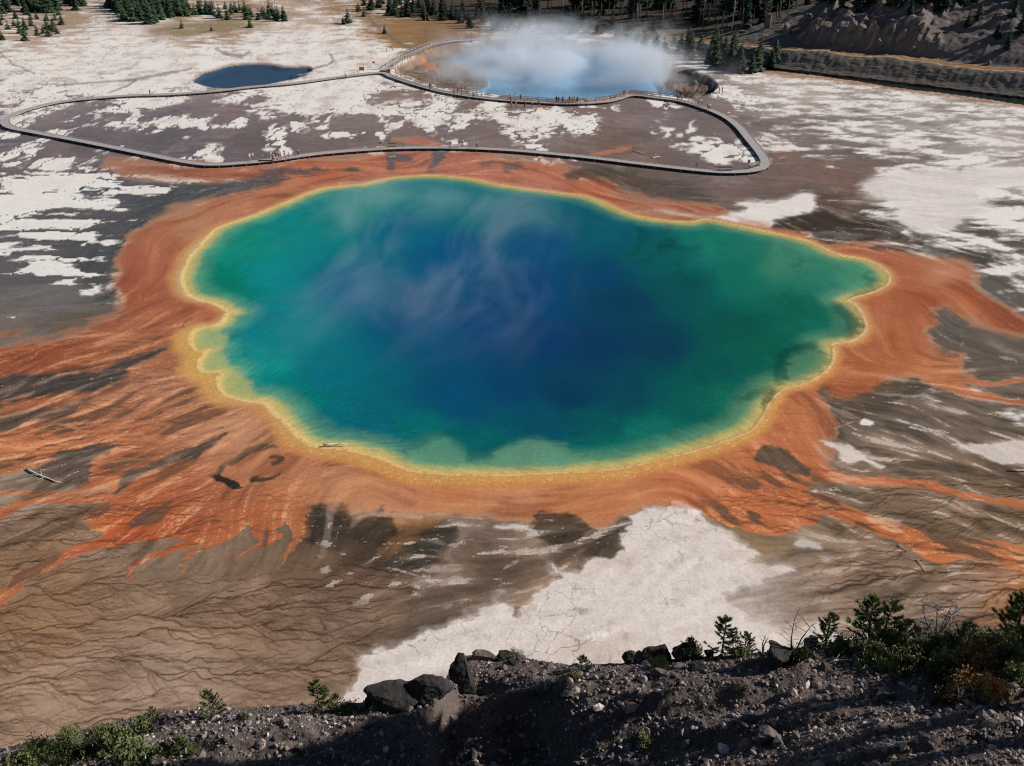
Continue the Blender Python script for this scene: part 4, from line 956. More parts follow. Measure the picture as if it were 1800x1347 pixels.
# ------------------------------------------------------------------ boardwalks
M_DECK = mat('deck_wood', srgb(186, 178, 174), srgb(160, 152, 150), 2.0, .9, .2, 12)
M_BEAM = mat('beam_wood', srgb(112, 100, 90), srgb(82, 72, 64), 2.0, .9)
M_RAIL = mat('rail_wood', srgb(170, 158, 148), srgb(138, 126, 118), 2.0, .85)
M_POST = mat('post_wood', srgb(176, 164, 150), srgb(140, 128, 118), 2.0, .85)
DZ = .6
LOOP = [(668,128),(600,135),(520,146),(440,153),(380,160),(300,166),(230,168),(150,174),(100,180),(50,192),(20,203),(9,213),(18,223),(60,232),(150,249),(250,269),(320,283),(370,289),(430,286),(480,281),
 (560,270),(650,262.5),(720,259.5),(800,259.5),(870,262),(940,267),(1040,277),(1140,289),(1220,298),(1270,302),(1310,301),(1333,297),(1345,289),(1344,280),(1334,265),(1315,242),(1298,222),(1275,205),(1240,190),
 (1200,178),(1160,172),(1112,167),(1085,174),(1060,179),(1000,182),(940,179),(880,175),(820,168),(770,159),(720,145),(690,135)]
SPUR = [(676,124),(690,114),(706,103),(725,94),(745,85),(760,79),(780,75),(800,72),(835,70)]
def path_w(pts, closed, z=DZ, step=1.5):
    p = smooth_poly(np.stack(px2w([q[0] for q in pts], [q[1] for q in pts], z), -1), 8, closed)
    if closed: p = np.vstack([p, p[:1]])
    s = np.r_[0, np.cumsum(np.hypot(*np.diff(p, axis=0).T))]; n = int(s[-1] / step)
    q = np.linspace(0, s[-1], n + 1)
    return np.stack([np.interp(q, s, p[:, 0]), np.interp(q, s, p[:, 1])], -1)
def frames(P, closed):
    t = (np.roll(P, -1, 0) - np.roll(P, 1, 0))
    if closed: t[0] = t[-1] = P[1] - P[-2]
    else: t[0] = P[1] - P[0]; t[-1] = P[-1] - P[-2]
    t /= np.linalg.norm(t, axis=1)[:, None]
    return t, np.stack([-t[:, 1], t[:, 0]], -1)
def sweep(P, N, prof, closed=False):
    """Sweep a closed profile [(across, z)] along the path: V, F."""
    k = len(prof); V = []
    for a, z in prof:
        V.append(np.c_[P + N * np.asarray(a).reshape(-1, 1), np.full(len(P), z)])
    V = np.stack(V, 1).reshape(-1, 3); n = len(P); F = []
    for i in range(n - 1):
        for j in range(k):
            F.append((i * k + j, (i + 1) * k + j, (i + 1) * k + (j + 1) % k, i * k + (j + 1) % k))
    return V, np.array(F)
def rect(a0, a1, z0, z1): return [(a0, z0), (a0, z1), (a1, z1), (a1, z0)]
post_me = MB(); post_me.box((0, 0, .3), (.14, .14, .96)); post_me = post_me.mesh('support_post', M_POST)
rpost_me = MB(); rpost_me.box((0, 0, .6), (.13, .13, 1.2)); rpost_me = rpost_me.mesh('rail_post', M_RAIL)
def boardwalk(name, pts, closed, w, label, rails, posts):
    P = path_w(pts, closed); t, N = frames(P, closed)
    root = tag(empty(name, (P[0, 0], P[0, 1], 0)), label, 'boardwalk')
    def part(nm, V, F, m):
        V = V - np.array([P[0, 0], P[0, 1], 0])
        return add(nm, np_mesh(nm, V, F, [m]), root)
    part('deck', *sweep(P, N, rect(-w / 2, w / 2, DZ - .07, DZ)), M_DECK)
    for sgn in (-1, 1):
        part('edge_kerb', *sweep(P, N, rect(sgn * w / 2 - .09, sgn * w / 2 + .02, DZ + .003, DZ + .07)), M_DECK)
        part('beam', *sweep(P, N, rect(sgn * (w / 2 - .3) - .07, sgn * (w / 2 - .3) + .07, DZ - .26, DZ - .073)), M_BEAM)
    s = np.arange(len(P)) * 1.5
    px, py = w2px(P[:, 0], P[:, 1], DZ)
    for i in range(0, len(P) - 1, posts):
        side = -1 if N[i, 1] > 0 else 1          # the side towards the overlook is the one that shows
        q = P[i] + N[i] * side * (w / 2 + .04)
        add('support_post', post_me, root, (q[0] - P[0, 0], q[1] - P[0, 1], -.3))
    for lo, hi, sides in rails:
        idx = [i for i in range(len(P)) if lo(px[i], py[i]) and hi(px[i], py[i])]
        if len(idx) < 3: continue
        a, b = idx[0], idx[-1]
        for sd in sides:
            sg = sd if sd in (-1, 1) else (1 if N[(a + b) // 2, 1] > 0 else -1)
            off = sg * (w / 2 - .02)
            for z in (DZ + 1.05, DZ + .58):
                part('rail', *sweep(P[a:b + 1], N[a:b + 1], rect(off - .05, off + .05, z - .06, z + .06)), M_RAIL)
            for i in range(a, b + 1, 1 if len(idx) < 90 else 1):
                if (i - a) % 2 == 0 or len(idx) < 40:
                    q = P[i] + N[i] * off
                    add('rail_post', rpost_me, root, (q[0] - P[0, 0], q[1] - P[0, 1], DZ - .1))
    return root, P, N
crater_side = (lambda x, y: y < 191 and x > 676 and x < 1245, lambda x, y: y > 128 and not (x < 700 and y < 133), ['far'])
boardwalk('boardwalk', LOOP, True, 2.3, 'long looping wooden boardwalk between the great pool and the crater', [crater_side], 2)
boardwalk('boardwalk', SPUR, False, 2.6, 'railed wooden boardwalk climbing along the left rim of the crater', [(lambda x, y: True, lambda x, y: x > 684, [-1, 1])], 2)

# ------------------------------------------------------------------ benches, signs, logs
M_SIGN = mat('sign_panel', srgb(226, 216, 200), srgb(206, 196, 182), 4, .6)
M_SIGN_O = mat('orange_sign_panel', srgb(214, 112, 40), srgb(196, 96, 34), 4, .6)
M_DARKP = mat('dark_panel', srgb(40, 36, 34), srgb(54, 48, 44), 3, .7)
M_LOG = mat('bleached_log', srgb(238, 230, 220), srgb(214, 204, 192), 5, .9, .2)
def on_deck(px, py, z=DZ): q = px2w(px, py, z); return (float(q[0]), float(q[1]), z)
def bench(px, py, L, rz, label):
    t = tag(empty('bench', on_deck(px, py), rz), label, 'bench')
    b = MB(); b.box((0, 0, .45), (L, .42, .07)); b.build('seat', M_POST, t)
    b = MB(); b.box((0, .24, .78), (L, .06, .36)); b.build('backrest', M_POST, t)
    for s_ in (-1, 1):
        b = MB(); b.box((s_ * (L / 2 - .25), .02, .22), (.1, .4, .41)); b.build('leg', M_BEAM, t)
    return t
bench(1274, 300, 3.4, .0, 'long straight bench on the boardwalk near the right bend')
bench(1326, 293, 3.4, .55, 'slanting bench inside the right bend of the boardwalk')
bench(690, 258.5, 2.0, .06, 'low grey bench on the near boardwalk above the pool')
def sign(px, py, w, h, z0, m, label, rz=0.0, z=DZ, posts=2):
    t = tag(empty('information_sign', on_deck(px, py, z), rz), label, 'sign')
    b = MB(); b.box((0, 0, z0 + h / 2), (w, .06, h)); b.build('panel', m, t)
    for s_ in ((-1, 1) if posts == 2 else (0,)):
        b = MB(); b.box((s_ * w * .4, .05, (z0 + h) / 2), (.08, .06, z0 + h + (.2 if posts == 2 else 0))); b.build('post', M_BEAM, t)
    return t
sign(636, 126, 1.7, 1.1, .35, M_SIGN_O, 'orange sign panel beside the far boardwalk left of the junction', z=.2)
sign(683, 130, 1.2, 1.2, .3, M_SIGN_O, 'orange sign panel at the start of the crater railing', z=.75)
sign(657, 113, .9, .6, .3, M_SIGN_O, 'small orange marker panel on the white flat above the junction', z=0, posts=1)
sign(1224, 294, .5, 1.0, .2, M_SIGN, 'narrow pale sign post beside the near boardwalk left of the bench', z=.1, posts=1)
sign(1316, 289, .6, .9, .2, M_SIGN, 'pale sign board inside the right bend of the boardwalk', z=.1, posts=1)
sign(709, 258, .5, .5, .5, M_SIGN, 'small white sign on the near boardwalk above the pool', posts=1)
sign(467, 286, 3.4, .5, .1, M_DARKP, 'long dark sign panel on the near side of the boardwalk by the visitors', z=.3)
def log(px0, py0, px1, py1, r, label, z=.12, twigs=0, seed=1, m=None):
    a = Vector((*map(float, px2w(px0, py0)), z)); b = Vector((*map(float, px2w(px1, py1)), z * .7))
    g = random.Random(seed); d = b - a; r *= .62
    o = tag(empty('fallen_log', a), label, 'log')
    pts = [d * t + Vector((g.uniform(-1, 1) * r * 1.2, g.uniform(-1, 1) * r * 1.2, g.uniform(0, .6) * r)) for t in (0, .2, .45, .7, .88, 1)]
    mb = MB(); mb.tube(pts, [r, r * .95, r * .8, r * .7, r * .5, r * .22], 7); mb.build('trunk', m or M_LOG, o, True)
    for k in range(twigs):
        t = g.uniform(.25, .95); q = d * t; e_ = Vector((g.uniform(-1, 1), g.uniform(-1, 1), g.uniform(.2, 1.2))).normalized() * g.uniform(.5, 1.3)
        tb = MB(); tb.tube([q, q + e_], [r * .35, r * .1], 4); tb.build('branch_stub', m or M_LOG, o)
    return o
log(44, 827, 106, 851, .2, 'long white fallen log on the brown mud at the left', twigs=3, seed=2)
log(570, 786, 612, 784, .26, 'short white log lying on the yellow rim of the pool', z=.28, seed=3)
log(1774, 827, 1850, 833, .22, 'white log at the right edge on the brown ground', seed=4)
log(1112, 266, 1150, 277, .18, 'thin pale log inside the boardwalk loop', twigs=2, seed=5)
log(1146, 279, 1160, 276, .22, 'pale forked driftwood at the end of the thin log', twigs=5, seed=6)
log(1578, 958, 1597, 970, .10, 'short pale log beside the right orange stream', seed=7)
log(1612, 985, 1628, 1006, .08, 'slender pale branch on the mud below the right orange stream', twigs=2, seed=8)
log(1253, 166, 1282, 158, .4, 'pale log beside the dark crag at the right of the crater', z=.3, seed=9)
log(695, 290 - 14, 680, 277, .14, 'small pale stick on the orange mats below the near boardwalk', seed=10)
# ------------------------------------------------------------------ visitors
M_SKIN = mat('skin', srgb(196, 150, 124), srgb(186, 138, 112), 8, .6)
M_SHOE = mat('shoe', srgb(60, 52, 48), srgb(44, 40, 38), 8, .8)
_cl = {}
def cloth(c):
    if c not in _cl:
        _cl[c] = mat('cloth_' + '_'.join(map(str, c)), srgb(*c), srgb(*[int(v * .86) for v in c]), 9, .85)
    return _cl[c]
def body_mesh(pose):
    """One skinned figure, 1.74 m tall, facing -Y; faces sorted into skin, shirt, trousers and shoes."""
    J = dict(pel=((0, 0, .95), .15), waist=((0, 0, 1.12), .14), chest=((0, 0, 1.32), .165), neck=((0, 0, 1.48), .065), head=((0, -.02, 1.6), .105), top=((0, -.01, 1.69), .08))
    st = dict(stand=(.0, .0), walk=(.24, -.22), lean=(.05, -.03), sit=(0, 0))[pose]
    for s_, n, k in ((-1, 'l', 0), (1, 'r', 1)):
        y = -st[k]
        J['hip' + n] = ((.09 * s_, 0, .9), .10)
        if pose == 'sit':
            J['kn' + n] = ((.11 * s_, -.42, .86), .075); J['an' + n] = ((.11 * s_, -.45, .5), .05); J['to' + n] = ((.11 * s_, -.62, .46), .045)
        else:
            J['kn' + n] = ((.10 * s_, y * .6 - .02, .5), .075); J['an' + n] = ((.11 * s_, y + (.05 if y > 0 else 0), .09), .05); J['to' + n] = ((.12 * s_, y - .14, .05), .045)
        J['sh' + n] = ((.2 * s_, 0, 1.4), .07)
        if pose == 'lean':
            J['el' + n] = ((.25 * s_, -.14, 1.17), .05); J['wr' + n] = ((.16 * s_, -.36, 1.1), .038); J['ha' + n] = ((.13 * s_, -.44, 1.1), .042)
        else:
            sw = y * -.7
            J['el' + n] = ((.27 * s_, sw * .4, 1.13), .05); J['wr' + n] = ((.27 * s_, sw - .07, .9), .038); J['ha' + n] = ((.26 * s_, sw - .1, .8), .042)
    E = [('pel', 'waist'), ('waist', 'chest'), ('chest', 'neck'), ('neck', 'head'), ('head', 'top')]
    for n in 'lr':
        E += [('pel', 'hip' + n), ('hip' + n, 'kn' + n), ('kn' + n, 'an' + n), ('an' + n, 'to' + n), ('chest', 'sh' + n), ('sh' + n, 'el' + n), ('el' + n, 'wr' + n), ('wr' + n, 'ha' + n)]
    names = list(J); me = bpy.data.meshes.new('figure')
    me.from_pydata([J[n][0] for n in names], [(names.index(a), names.index(b)) for a, b in E], [])
    o = bpy.data.objects.new('figure', me); COL.objects.link(o)
    md = o.modifiers.new('skin', 'SKIN')
    for i, n in enumerate(names):
        me.skin_vertices[0].data[i].radius = (J[n][1], J[n][1] * (.72 if n in ('pel', 'waist', 'chest') else 1)); me.skin_vertices[0].data[i].use_root = n == 'pel'
    sb = o.modifiers.new('sub', 'SUBSURF'); sb.levels = 1; sb.render_levels = 1
    dg = bpy.context.evaluated_depsgraph_get(); ev = o.evaluated_get(dg)
    out = bpy.data.meshes.new_from_object(ev); bpy.data.objects.remove(o); out.name = 'body_' + pose
    out.materials.clear()
    for m in (M_SKIN, cloth((230, 226, 220)), cloth((60, 60, 70)), M_SHOE): out.materials.append(m)
    for p in out.polygons:
        c = p.center; p.use_smooth = True
        arm = abs(c.x) > .2
        if c.z > 1.46: k = 0
        elif arm and (math.dist(c, J['ha' + ('r' if c.x > 0 else 'l')][0]) < .3 or c.z < 1.12): k = 0
        elif c.z > 1.0 or arm: k = 1
        elif c.z > (.1 if pose != 'sit' else .53): k = 2
        else: k = 3
        p.material_index = k
    return out
BODY = {p: body_mesh(p) for p in ('stand', 'walk', 'lean', 'sit')}
def cap_mesh(name, m, r=.118, brim=False):
    mb = MB(); n = 10
    for i in range(4):
        for k in range(n):
            def pt(a, b):
                th = math.pi * .5 * a / 4; ph = 2 * math.pi * b / n
                return (r * math.cos(th) * math.cos(ph), r * 1.1 * math.cos(th) * math.sin(ph), r * math.sin(th) * 1.0)
            mb.face((pt(i, k), pt(i, k + 1), pt(i + 1, k + 1), pt(i + 1, k)))
    if brim:
        for k in range(n):
            a, b = 2 * math.pi * k / n, 2 * math.pi * (k + 1) / n
            mb.face([(r * f * math.cos(t), r * 1.1 * f * math.sin(t), -.005) for f, t in ((1, a), (1.75, a), (1.75, b), (1, b))])
    return mb.mesh(name, m, True)
HAIR = [cap_mesh('hair', mat('hair_%d' % i, srgb(*c), None, 6, .7)) for i, c in enumerate(((52, 38, 30), (96, 70, 48), (40, 34, 32), (168, 138, 100)))]
HAT = cap_mesh('hat', mat('hat_cloth', srgb(228, 222, 212), srgb(208, 200, 190), 8, .9), brim=True)
WHT, CRM, PNK, RED, BLK, NVY, BLU, TEA, YEL, ORG, GRY, KHA, BRN = (226,220,214),(222,204,178),(216,168,160),(176,56,48),(38,38,42),(46,56,82),(84,120,168),(50,128,140),(214,166,60),(214,112,52),(140,136,134),(164,144,116),(122,72,56)
def person(px, py, shirt, legs, pose, rz, label, z=DZ, h=1.0, hat=False, hair=0, group='visitors on the boardwalk'):
    x, y = map(float, px2w(px, py, z))
    root = tag(empty('person', (x, y, z - (.42 * h if pose == 'sit' else 0) + .0), rz), label, 'person', group)
    root.scale = (h * 1.18, h * 1.18, h * 1.08)
    b = add('body', BODY[pose], root)
    for i, m in enumerate((M_SKIN, cloth(shirt), cloth(legs), M_SHOE)):
        b.material_slots[i].link = 'OBJECT'; b.material_slots[i].material = m
    add('hat' if hat else 'hair', HAT.copy() if False else (HAT if hat else HAIR[hair % 4]), root, (0, -.005, 1.635))
    return root
near = 'on the near boardwalk'
for a in [
 (439.5,283,WHT,PNK,'walk',1.2,'person in white top and pink trousers, leftmost on the near boardwalk',),
 (445,281,WHT,KHA,'walk',1.4,'person in white top and khaki trousers just behind the pink trousers'),
 (476,279,WHT,CRM,'stand',.3,'person in all pale clothes at the left of the visitor cluster'),
 (480.5,283,WHT,BLK,'stand',3.1,'person in white top and black trousers beside the dark sign panel'),
 (485.5,277,CRM,KHA,'stand',-.5,'tallest person in cream top at the back of the visitor cluster'),
 (490,278,PNK,BRN,'stand',.6,'person in pink top in the middle of the visitor cluster'),
 (500.5,276.5,WHT,GRY,'lean',2.8,'person in white top leaning forward right of the visitor cluster'),
 (524,273,WHT,BLK,'stand',2.4,'lone person in white shirt and dark trousers right of the cluster'),
 (669,260.5,NVY,PNK,'stand',.4,'lone person in dark top with pale hat above the pool'),
 (791.5,260,TEA,WHT,'stand',2.9,'person in teal top and white trousers on the near boardwalk'),
 (807.5,259.5,NVY,WHT,'stand',-2.6,'person in dark jacket and white trousers beside the teal top'),
 (813,258,WHT,KHA,'stand',.2,'person in white shirt right of the dark jacket'),
 (838.5,260,CRM,BRN,'walk',-1.4,'lone person in cream shirt and reddish shorts, rightmost on the near boardwalk'),
 (264,168,BLK,NVY,'walk',1.5,'lone dark clothed person on the far left stretch of boardwalk'),
 (607.5,136,WHT,NVY,'walk',1.3,'person in white top left of the orange sign on the far boardwalk'),
 (630,132,PNK,WHT,'stand',.5,'person in pale pink top right beside the orange sign'),
 (756,157,BRN,NVY,'lean',.2,'person in brown top at the left stretch of the crater railing'),
 (798,166,WHT,GRY,'stand',2.9,'person in white top left of the pale blue top at the crater railing'),
 (805,167,BLU,WHT,'stand',2.7,'person in pale blue top at the crater railing'),
 (812,168,ORG,KHA,'stand',-2.5,'person in orange top right of the pale blue top'),
 (832,171,CRM,BLK,'stand',.3,'person in cream top standing apart left of the steam centre'),
 (897.5,177,WHT,BLK,'stand',2.9,'person in white top and black trousers left of the red top'),
 (906,175.5,WHT,WHT,'lean',3.0,'person all in white next to the red top'),
 (915,176,RED,BRN,'stand',.4,'person in red top at the crater railing'),
 (978,180.5,BLK,BLK,'lean',3.1,'person all in black at the left end of the crater crowd'),
 (982,181.5,BLK,GRY,'stand',2.8,'person in black top and grey trousers beside the all black figure'),
 (989,181,GRY,NVY,'stand',3.0,'person in grey top in the left half of the crater crowd'),
 (993.5,182,CRM,KHA,'stand',.5,'person in cream top in the left half of the crater crowd'),
 (1001,181,NVY,GRY,'lean',3.1,'person in navy top leaning on the crater railing'),
 (1006.5,182.5,YEL,YEL,'stand',2.6,'person all in yellow in the middle of the crater crowd'),
 (1010,180.5,WHT,YEL,'stand',-.4,'person in white top with yellow shorts behind the yellow figure'),
 (1015,181,BLU,NVY,'lean',3.1,'person in blue top leaning on the crater railing'),
 (1021.5,183,ORG,WHT,'stand',.6,'person in orange top and white trousers in the crater crowd'),
 (1027,181.5,WHT,KHA,'stand',2.7,'person in white top and khaki trousers near the right of the crowd'),
 (1031.5,183,WHT,RED,'walk',-1.4,'person in white top and red shorts at the right end of the crater crowd'),
 (1080,174.5,KHA,BRN,'walk',1.4,'lone khaki person right of the crater crowd'),
 (1096.5,170,GRY,GRY,'stand',3.0,'person in grey beside the railing corner'),
 (1099.5,169.5,WHT,WHT,'lean',2.8,'person all in white at the railing corner'),
 (1191,176,ORG,BLK,'stand',.4,'person in orange top and black trousers right of the railing corner'),
 (1198,178,WHT,ORG,'stand',2.6,'person in white top and orange shorts right of the railing corner'),
 (1228,186,WHT,GRY,'stand',3.0,'person in white top below the dark crag'),
 (1244,192,PNK,BRN,'walk',.8,'person in pink top where the right boardwalk turns down'),
 (1247.5,192.5,WHT,TEA,'walk',.9,'person in white top and teal trousers where the right boardwalk turns down'),
 (820,70.5,BLU,NVY,'stand',2.9,'person in blue on the upper boardwalk by the left rim')]:
    person(*a, hat=(a[0] in (669, 500.5, 1027)), hair=int(a[0]), h=rng.uniform(.96, 1.06))
person(487, 280, PNK, PNK, 'stand', .4, 'small child in pink in the visitor cluster', h=.62, hair=3)
person(494, 279, WHT, KHA, 'sit', .2, 'seated person in white at the right of the visitor cluster', z=DZ + .05, hair=1)
person(508, 277, WHT, GRY, 'sit', .3, 'seated pale figure left of the lone white shirted person', z=DZ + .05, h=.8, hair=2)
for i, (x, y, c, l) in enumerate(((899,188,ORG,'orange'),(907,188,WHT,'white'),(922,188.5,NVY,'navy'),(935,188,WHT,'pale'),(947,189,BLK,'black'))):
    person(x, y, c, (GRY, KHA, BLK, BRN, GRY)[i], ('stand', 'walk')[i % 2], 1.2 + .5 * i, 'person in %s top on the ground below the crater boardwalk' % l, z=.05, hair=i, group='visitors below the crater boardwalk')
for i, (x, y, c, l) in enumerate(((690,90,ORG,'orange'),(680,91,WHT,'white'))):
    person(x, y, c, (KHA, NVY)[i], 'walk', 1.2, 'person in %s top on the white flat above the junction' % l, z=.05, hair=i, group='visitors on the white flat')
for i, (x, y, c, l) in enumerate(((1264,165,RED,'red'),(1269,164,WHT,'white'))):
    person(x, y, c, (KHA, NVY)[i], 'stand', 1.0 + i, 'person in %s top beside the pale log right of the crag' % l, z=.05, hair=i, group='visitors beside the pale log')
person(1446, 100, RED, NVY, 'walk', 1.5, 'lone person in red walking on the road shelf', z=5.0, group='walkers on the road shelf')
# ------------------------------------------------------------------ the near bluff: stony crest below the viewpoint
PA, PB, PZ = .12, .45, 33.0       # its general lie: rises to the right, falls away from the viewpoint
def ray_plane(x, y, dz=0.0):
    u = (x - 900.0) / FPX; v = (y - 673.5) / FPX
    k = SP + v * CP; fy = CP - v * SP
    zc = (CAM_H - PZ - dz - PB * 32.0) / (k + PA * u - PB * fy)
    return u * zc, fy * zc, CAM_H - zc * k
CREST = [(-400,1420),(-150,1350),(0,1316),(150,1282),(280,1246),(420,1236),(560,1229),(640,1226),(700,1220),(755,1208),(775,1198),(798,1166),(815,1153),(850,1150),(930,1158),(1000,1168),(1080,1166),(1180,1158),(1290,1150),(1380,1142),(1450,1130),(1540,1118),(1640,1108),(1720,1112),(1800,1096),(1950,1085),(2300,1050)]
_cr = np.array([ray_plane(*c) for c in CREST])
CLIFF_X = ray_plane(787, 1190)[0]
def crest_y(X): return np.interp(X, _cr[:, 0], _cr[:, 1])
def hill_z(X, Y, rough=True):
    X = np.asarray(X, float); Y = np.asarray(Y, float)
    yc = crest_y(X)
    z = PZ + PA * X - PB * (np.minimum(Y, yc) - 32.0)
    back = yc - Y                                           # metres back from the crest, towards the viewpoint
    # a hollow behind the crest in the middle, its far side steep
    hol = np.exp(-((X - 1.0) / 9.0) ** 2)
    z = z - hol * 3.4 * sst(2.0, 5.5, back) * sst(14, 7, back)
    cx = CLIFF_X + .7 * perlin(Y * .8, Y * 0 + .3, 409) + .25 * perlin(Y * 2.5, Y * 0 + 4.3, 410)
    z = z - .25 * sst(cx + .5, cx - .5, X) * sst(-4, 2.5, X + 14) * sst(2.6, .8, back)
    if rough:
        n = fbm(X * .35, Y * .35, 4, 401)
        led = fbm(X * .13 + 3, Y * .5, 3, 403)
        z = z + (.28 * n + .30 * np.abs(led) + .10 * fbm(X * 1.5, Y * 1.5, 3, 405)) * sst(-.2, 1.0, back) + .05 * perlin(X * 4, Y * 4, 407)
        z = z + .35 * sst(.05, .2, led) * sst(.6, 1.6, back)
    z = np.where(Y > yc, z - (Y - yc) * 2.6 - .0, z)
    return z
hx = np.r_[np.arange(-75, -27, 1.0), np.arange(-27, 31, .11), np.arange(31, 90, 1.0)]
hy = np.r_[np.arange(-20, 17, .9), np.arange(17, 35.5, .11), np.arange(35.5, 62, .6)]
HX, HY = np.meshgrid(hx, hy)
HZ = np.maximum(hill_z(HX, HY), -1.5)
hc = lin([96, 86, 81]) * (1 + .22 * fbm(HX * .8, HY * .8, 4, 411) + .2 * perlin(HX * 3.1, HY * 3.1, 413))[..., None]
hc = lay(hc, .5 * sst(.1, .5, fbm(HX * .3, HY * .3, 3, 415)), lin([66, 60, 58]))
hc = lay(hc, .45 * sst(.2, .5, fbm(HX * .5 + 9, HY * .5, 3, 417)), lin([118, 98, 90]))
M_HILL = attr_mat('stony_slope', rough=.95, bump=.9, bscale=5.0, detail_amt=.45)
hm = np_mesh('near_bluff', np.stack([HX, HY, HZ], -1).reshape(-1, 3), grid_faces(len(hy), len(hx), False), [M_HILL], smooth=True)
set_colour(hm, np.clip(hc / LIGHT_K, .01, .8).reshape(-1, 3))
tag(add('near_hillside', hm), 'stony crest of the near bluff in the foreground', kind='structure')
_hb = BVHTree.FromPolygons([tuple(v) for v in np.stack([HX, HY, HZ], -1).reshape(-1, 3)], [tuple(int(i) for i in q) for q in grid_faces(len(hy), len(hx), False)])
def near_spot(px, py):
    """Where a photo point lies on the near bluff (its crest if the line of sight passes over)."""
    q = px2w(px, py, 0.0); d = Vector((float(q[0]), float(q[1]), -CAM_H)).normalized()
    h = _hb.ray_cast(Vector((0, 0, CAM_H)), d, 60.0)
    if h[0] is not None and h[0].y < crest_y(h[0].x) + .8:
        return Vector(h[0])
    x, y, z = ray_plane(px, py)
    y = min(y, float(crest_y(x)) - .1)
    return Vector((x, y, float(hill_z(x, y))))
def near_scale(p): return FPX / (p.y * CP + (CAM_H - p.z) * SP)      # photo pixels for a metre there

# loose stones: far too many to count, one mesh
ico = bmesh.new(); bmesh.ops.create_icosphere(ico, subdivisions=1, radius=1.0)
ICO_V = np.array([v.co[:] for v in ico.verts]); ICO_F = np.array([[v.index for v in f.verts] for f in ico.faces]); ico.free()
def stones(n, seed, smin, smax, band, name, label):
    g = np.random.RandomState(seed)
    X = g.uniform(-24, 29, n * 3); back = band[0] + (band[1] - band[0]) * g.rand(n * 3) ** .8; Y = crest_y(X) - back
    px, py = w2px(X, Y, hill_z(X, Y, False)); ok = (px > -160) & (px < 1960) & (py < 1450)
    X, Y = X[ok][:n], Y[ok][:n]; n = len(X)
    Z = hill_z(X, Y)
    s = smin * (smax / smin) ** (g.rand(n) ** 2.4)
    V = np.empty((n, len(ICO_V), 3)); 
    for k in range(n):
        a = g.normal(size=(3, 3)); q, _ = np.linalg.qr(a)
        V[k] = ((ICO_V * (1 + g.uniform(-.28, .22, (len(ICO_V), 1)))) * s[k] * np.array([1.0, g.uniform(.55, 1), g.uniform(.4, .8)])) @ q
    V += np.stack([X, Y, Z + .15 * s], -1)[:, None, :]
    F = ICO_F[None] + (np.arange(n) * len(ICO_V))[:, None, None]
    me = np_mesh(name, V.reshape(-1, 3), F.reshape(-1, 3), [M_STONES])
    pal = lin(np.array([[120, 111, 107], [146, 133, 128], [158, 138, 132], [100, 95, 94], [192, 182, 177], [150, 130, 108], [84, 79, 79]]))
    c = pal[g.choice(7, n, p=[.27, .22, .12, .19, .07, .03, .10])] * g.uniform(.85, 1.5, (n, 1))
    set_colour(me, np.repeat(np.clip(c, .01, .8), len(ICO_V), 0))
    return tag(add(name, me), label, 'stones', kind='stuff')
M_STONES = attr_mat('loose_stone', rough=.9, bump=.4, bscale=9.0, detail_amt=.2)
stones(26000, 3, .025, .13, (.0, 11), 'loose_stones', 'loose broken stones strewn over the near slope')
stones(900, 5, .13, .34, (.2, 11), 'rock_rubble', 'fist to knee sized rubble lying among the loose stones')

# boulders along the crest, each a thing
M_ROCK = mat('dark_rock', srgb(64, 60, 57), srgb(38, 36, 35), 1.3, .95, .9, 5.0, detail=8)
M_ROCK_L = mat('pale_rock', srgb(120, 108, 101), srgb(84, 77, 74), 1.6, .95, .8, 6.0, detail=8)
ico = bmesh.new(); bmesh.ops.create_icosphere(ico, subdivisions=4, radius=1.0)
R_V = np.array([v.co[:] for v in ico.verts]); R_F = np.array([[v.index for v in f.verts] for f in ico.faces]); ico.free()
def boulder(px, py, wpx, hpx, label, seed, depth=.8, m=None, sink=.25, blocky=.5):
    p = near_spot(px, py); sc_ = near_scale(p); w = wpx / sc_ / 2; h = hpx / sc_ / 1.5
    g = np.random.RandomState(seed); V = R_V.copy()
    for _ in range(int(5 * blocky) + 6):                         # flat broken faces
        n = g.normal(size=3); n /= np.linalg.norm(n); c = g.uniform(.34, .7)
        d = V @ n - c; V = V - np.where(d > 0, d, 0)[:, None] * n * .96
    f = fbm(V[:, 0] * 1.4 + seed, V[:, 1] * 1.4 + V[:, 2], 4, seed) ; f2 = fbm(V[:, 0] * 5 + seed, V[:, 1] * 5 + V[:, 2] * 4, 3, seed + 9); V = V * (1 + .26 * f + .10 * f2)[:, None]
    V = V * np.array([w, w * depth, h]); V[:, 2] += h * (1 - 2 * sink) * .9
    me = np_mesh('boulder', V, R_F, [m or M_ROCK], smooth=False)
    return tag(add('boulder', me, loc=p), label, 'boulder', 'boulders along the near crest')
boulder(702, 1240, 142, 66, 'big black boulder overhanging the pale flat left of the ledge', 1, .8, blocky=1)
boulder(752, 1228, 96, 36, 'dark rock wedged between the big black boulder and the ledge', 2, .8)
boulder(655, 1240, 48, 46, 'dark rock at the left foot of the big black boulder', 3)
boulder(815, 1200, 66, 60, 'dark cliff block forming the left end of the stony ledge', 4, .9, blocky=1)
boulder(855, 1158, 60, 16, 'low flat rock on the left end of the stony ledge', 5, .6, M_ROCK_L)
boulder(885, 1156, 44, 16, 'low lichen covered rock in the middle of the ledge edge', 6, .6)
boulder(915, 1160, 32, 12, 'small pale rock at the right of the ledge edge', 7, .6, M_ROCK_L)
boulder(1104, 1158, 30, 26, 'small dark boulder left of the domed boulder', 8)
boulder(1122, 1152, 26, 26, 'grey boulder against the domed boulder', 9, m=M_ROCK_L)
boulder(1152, 1154, 58, 44, 'domed dark boulder below the smallest crest pine', 10)
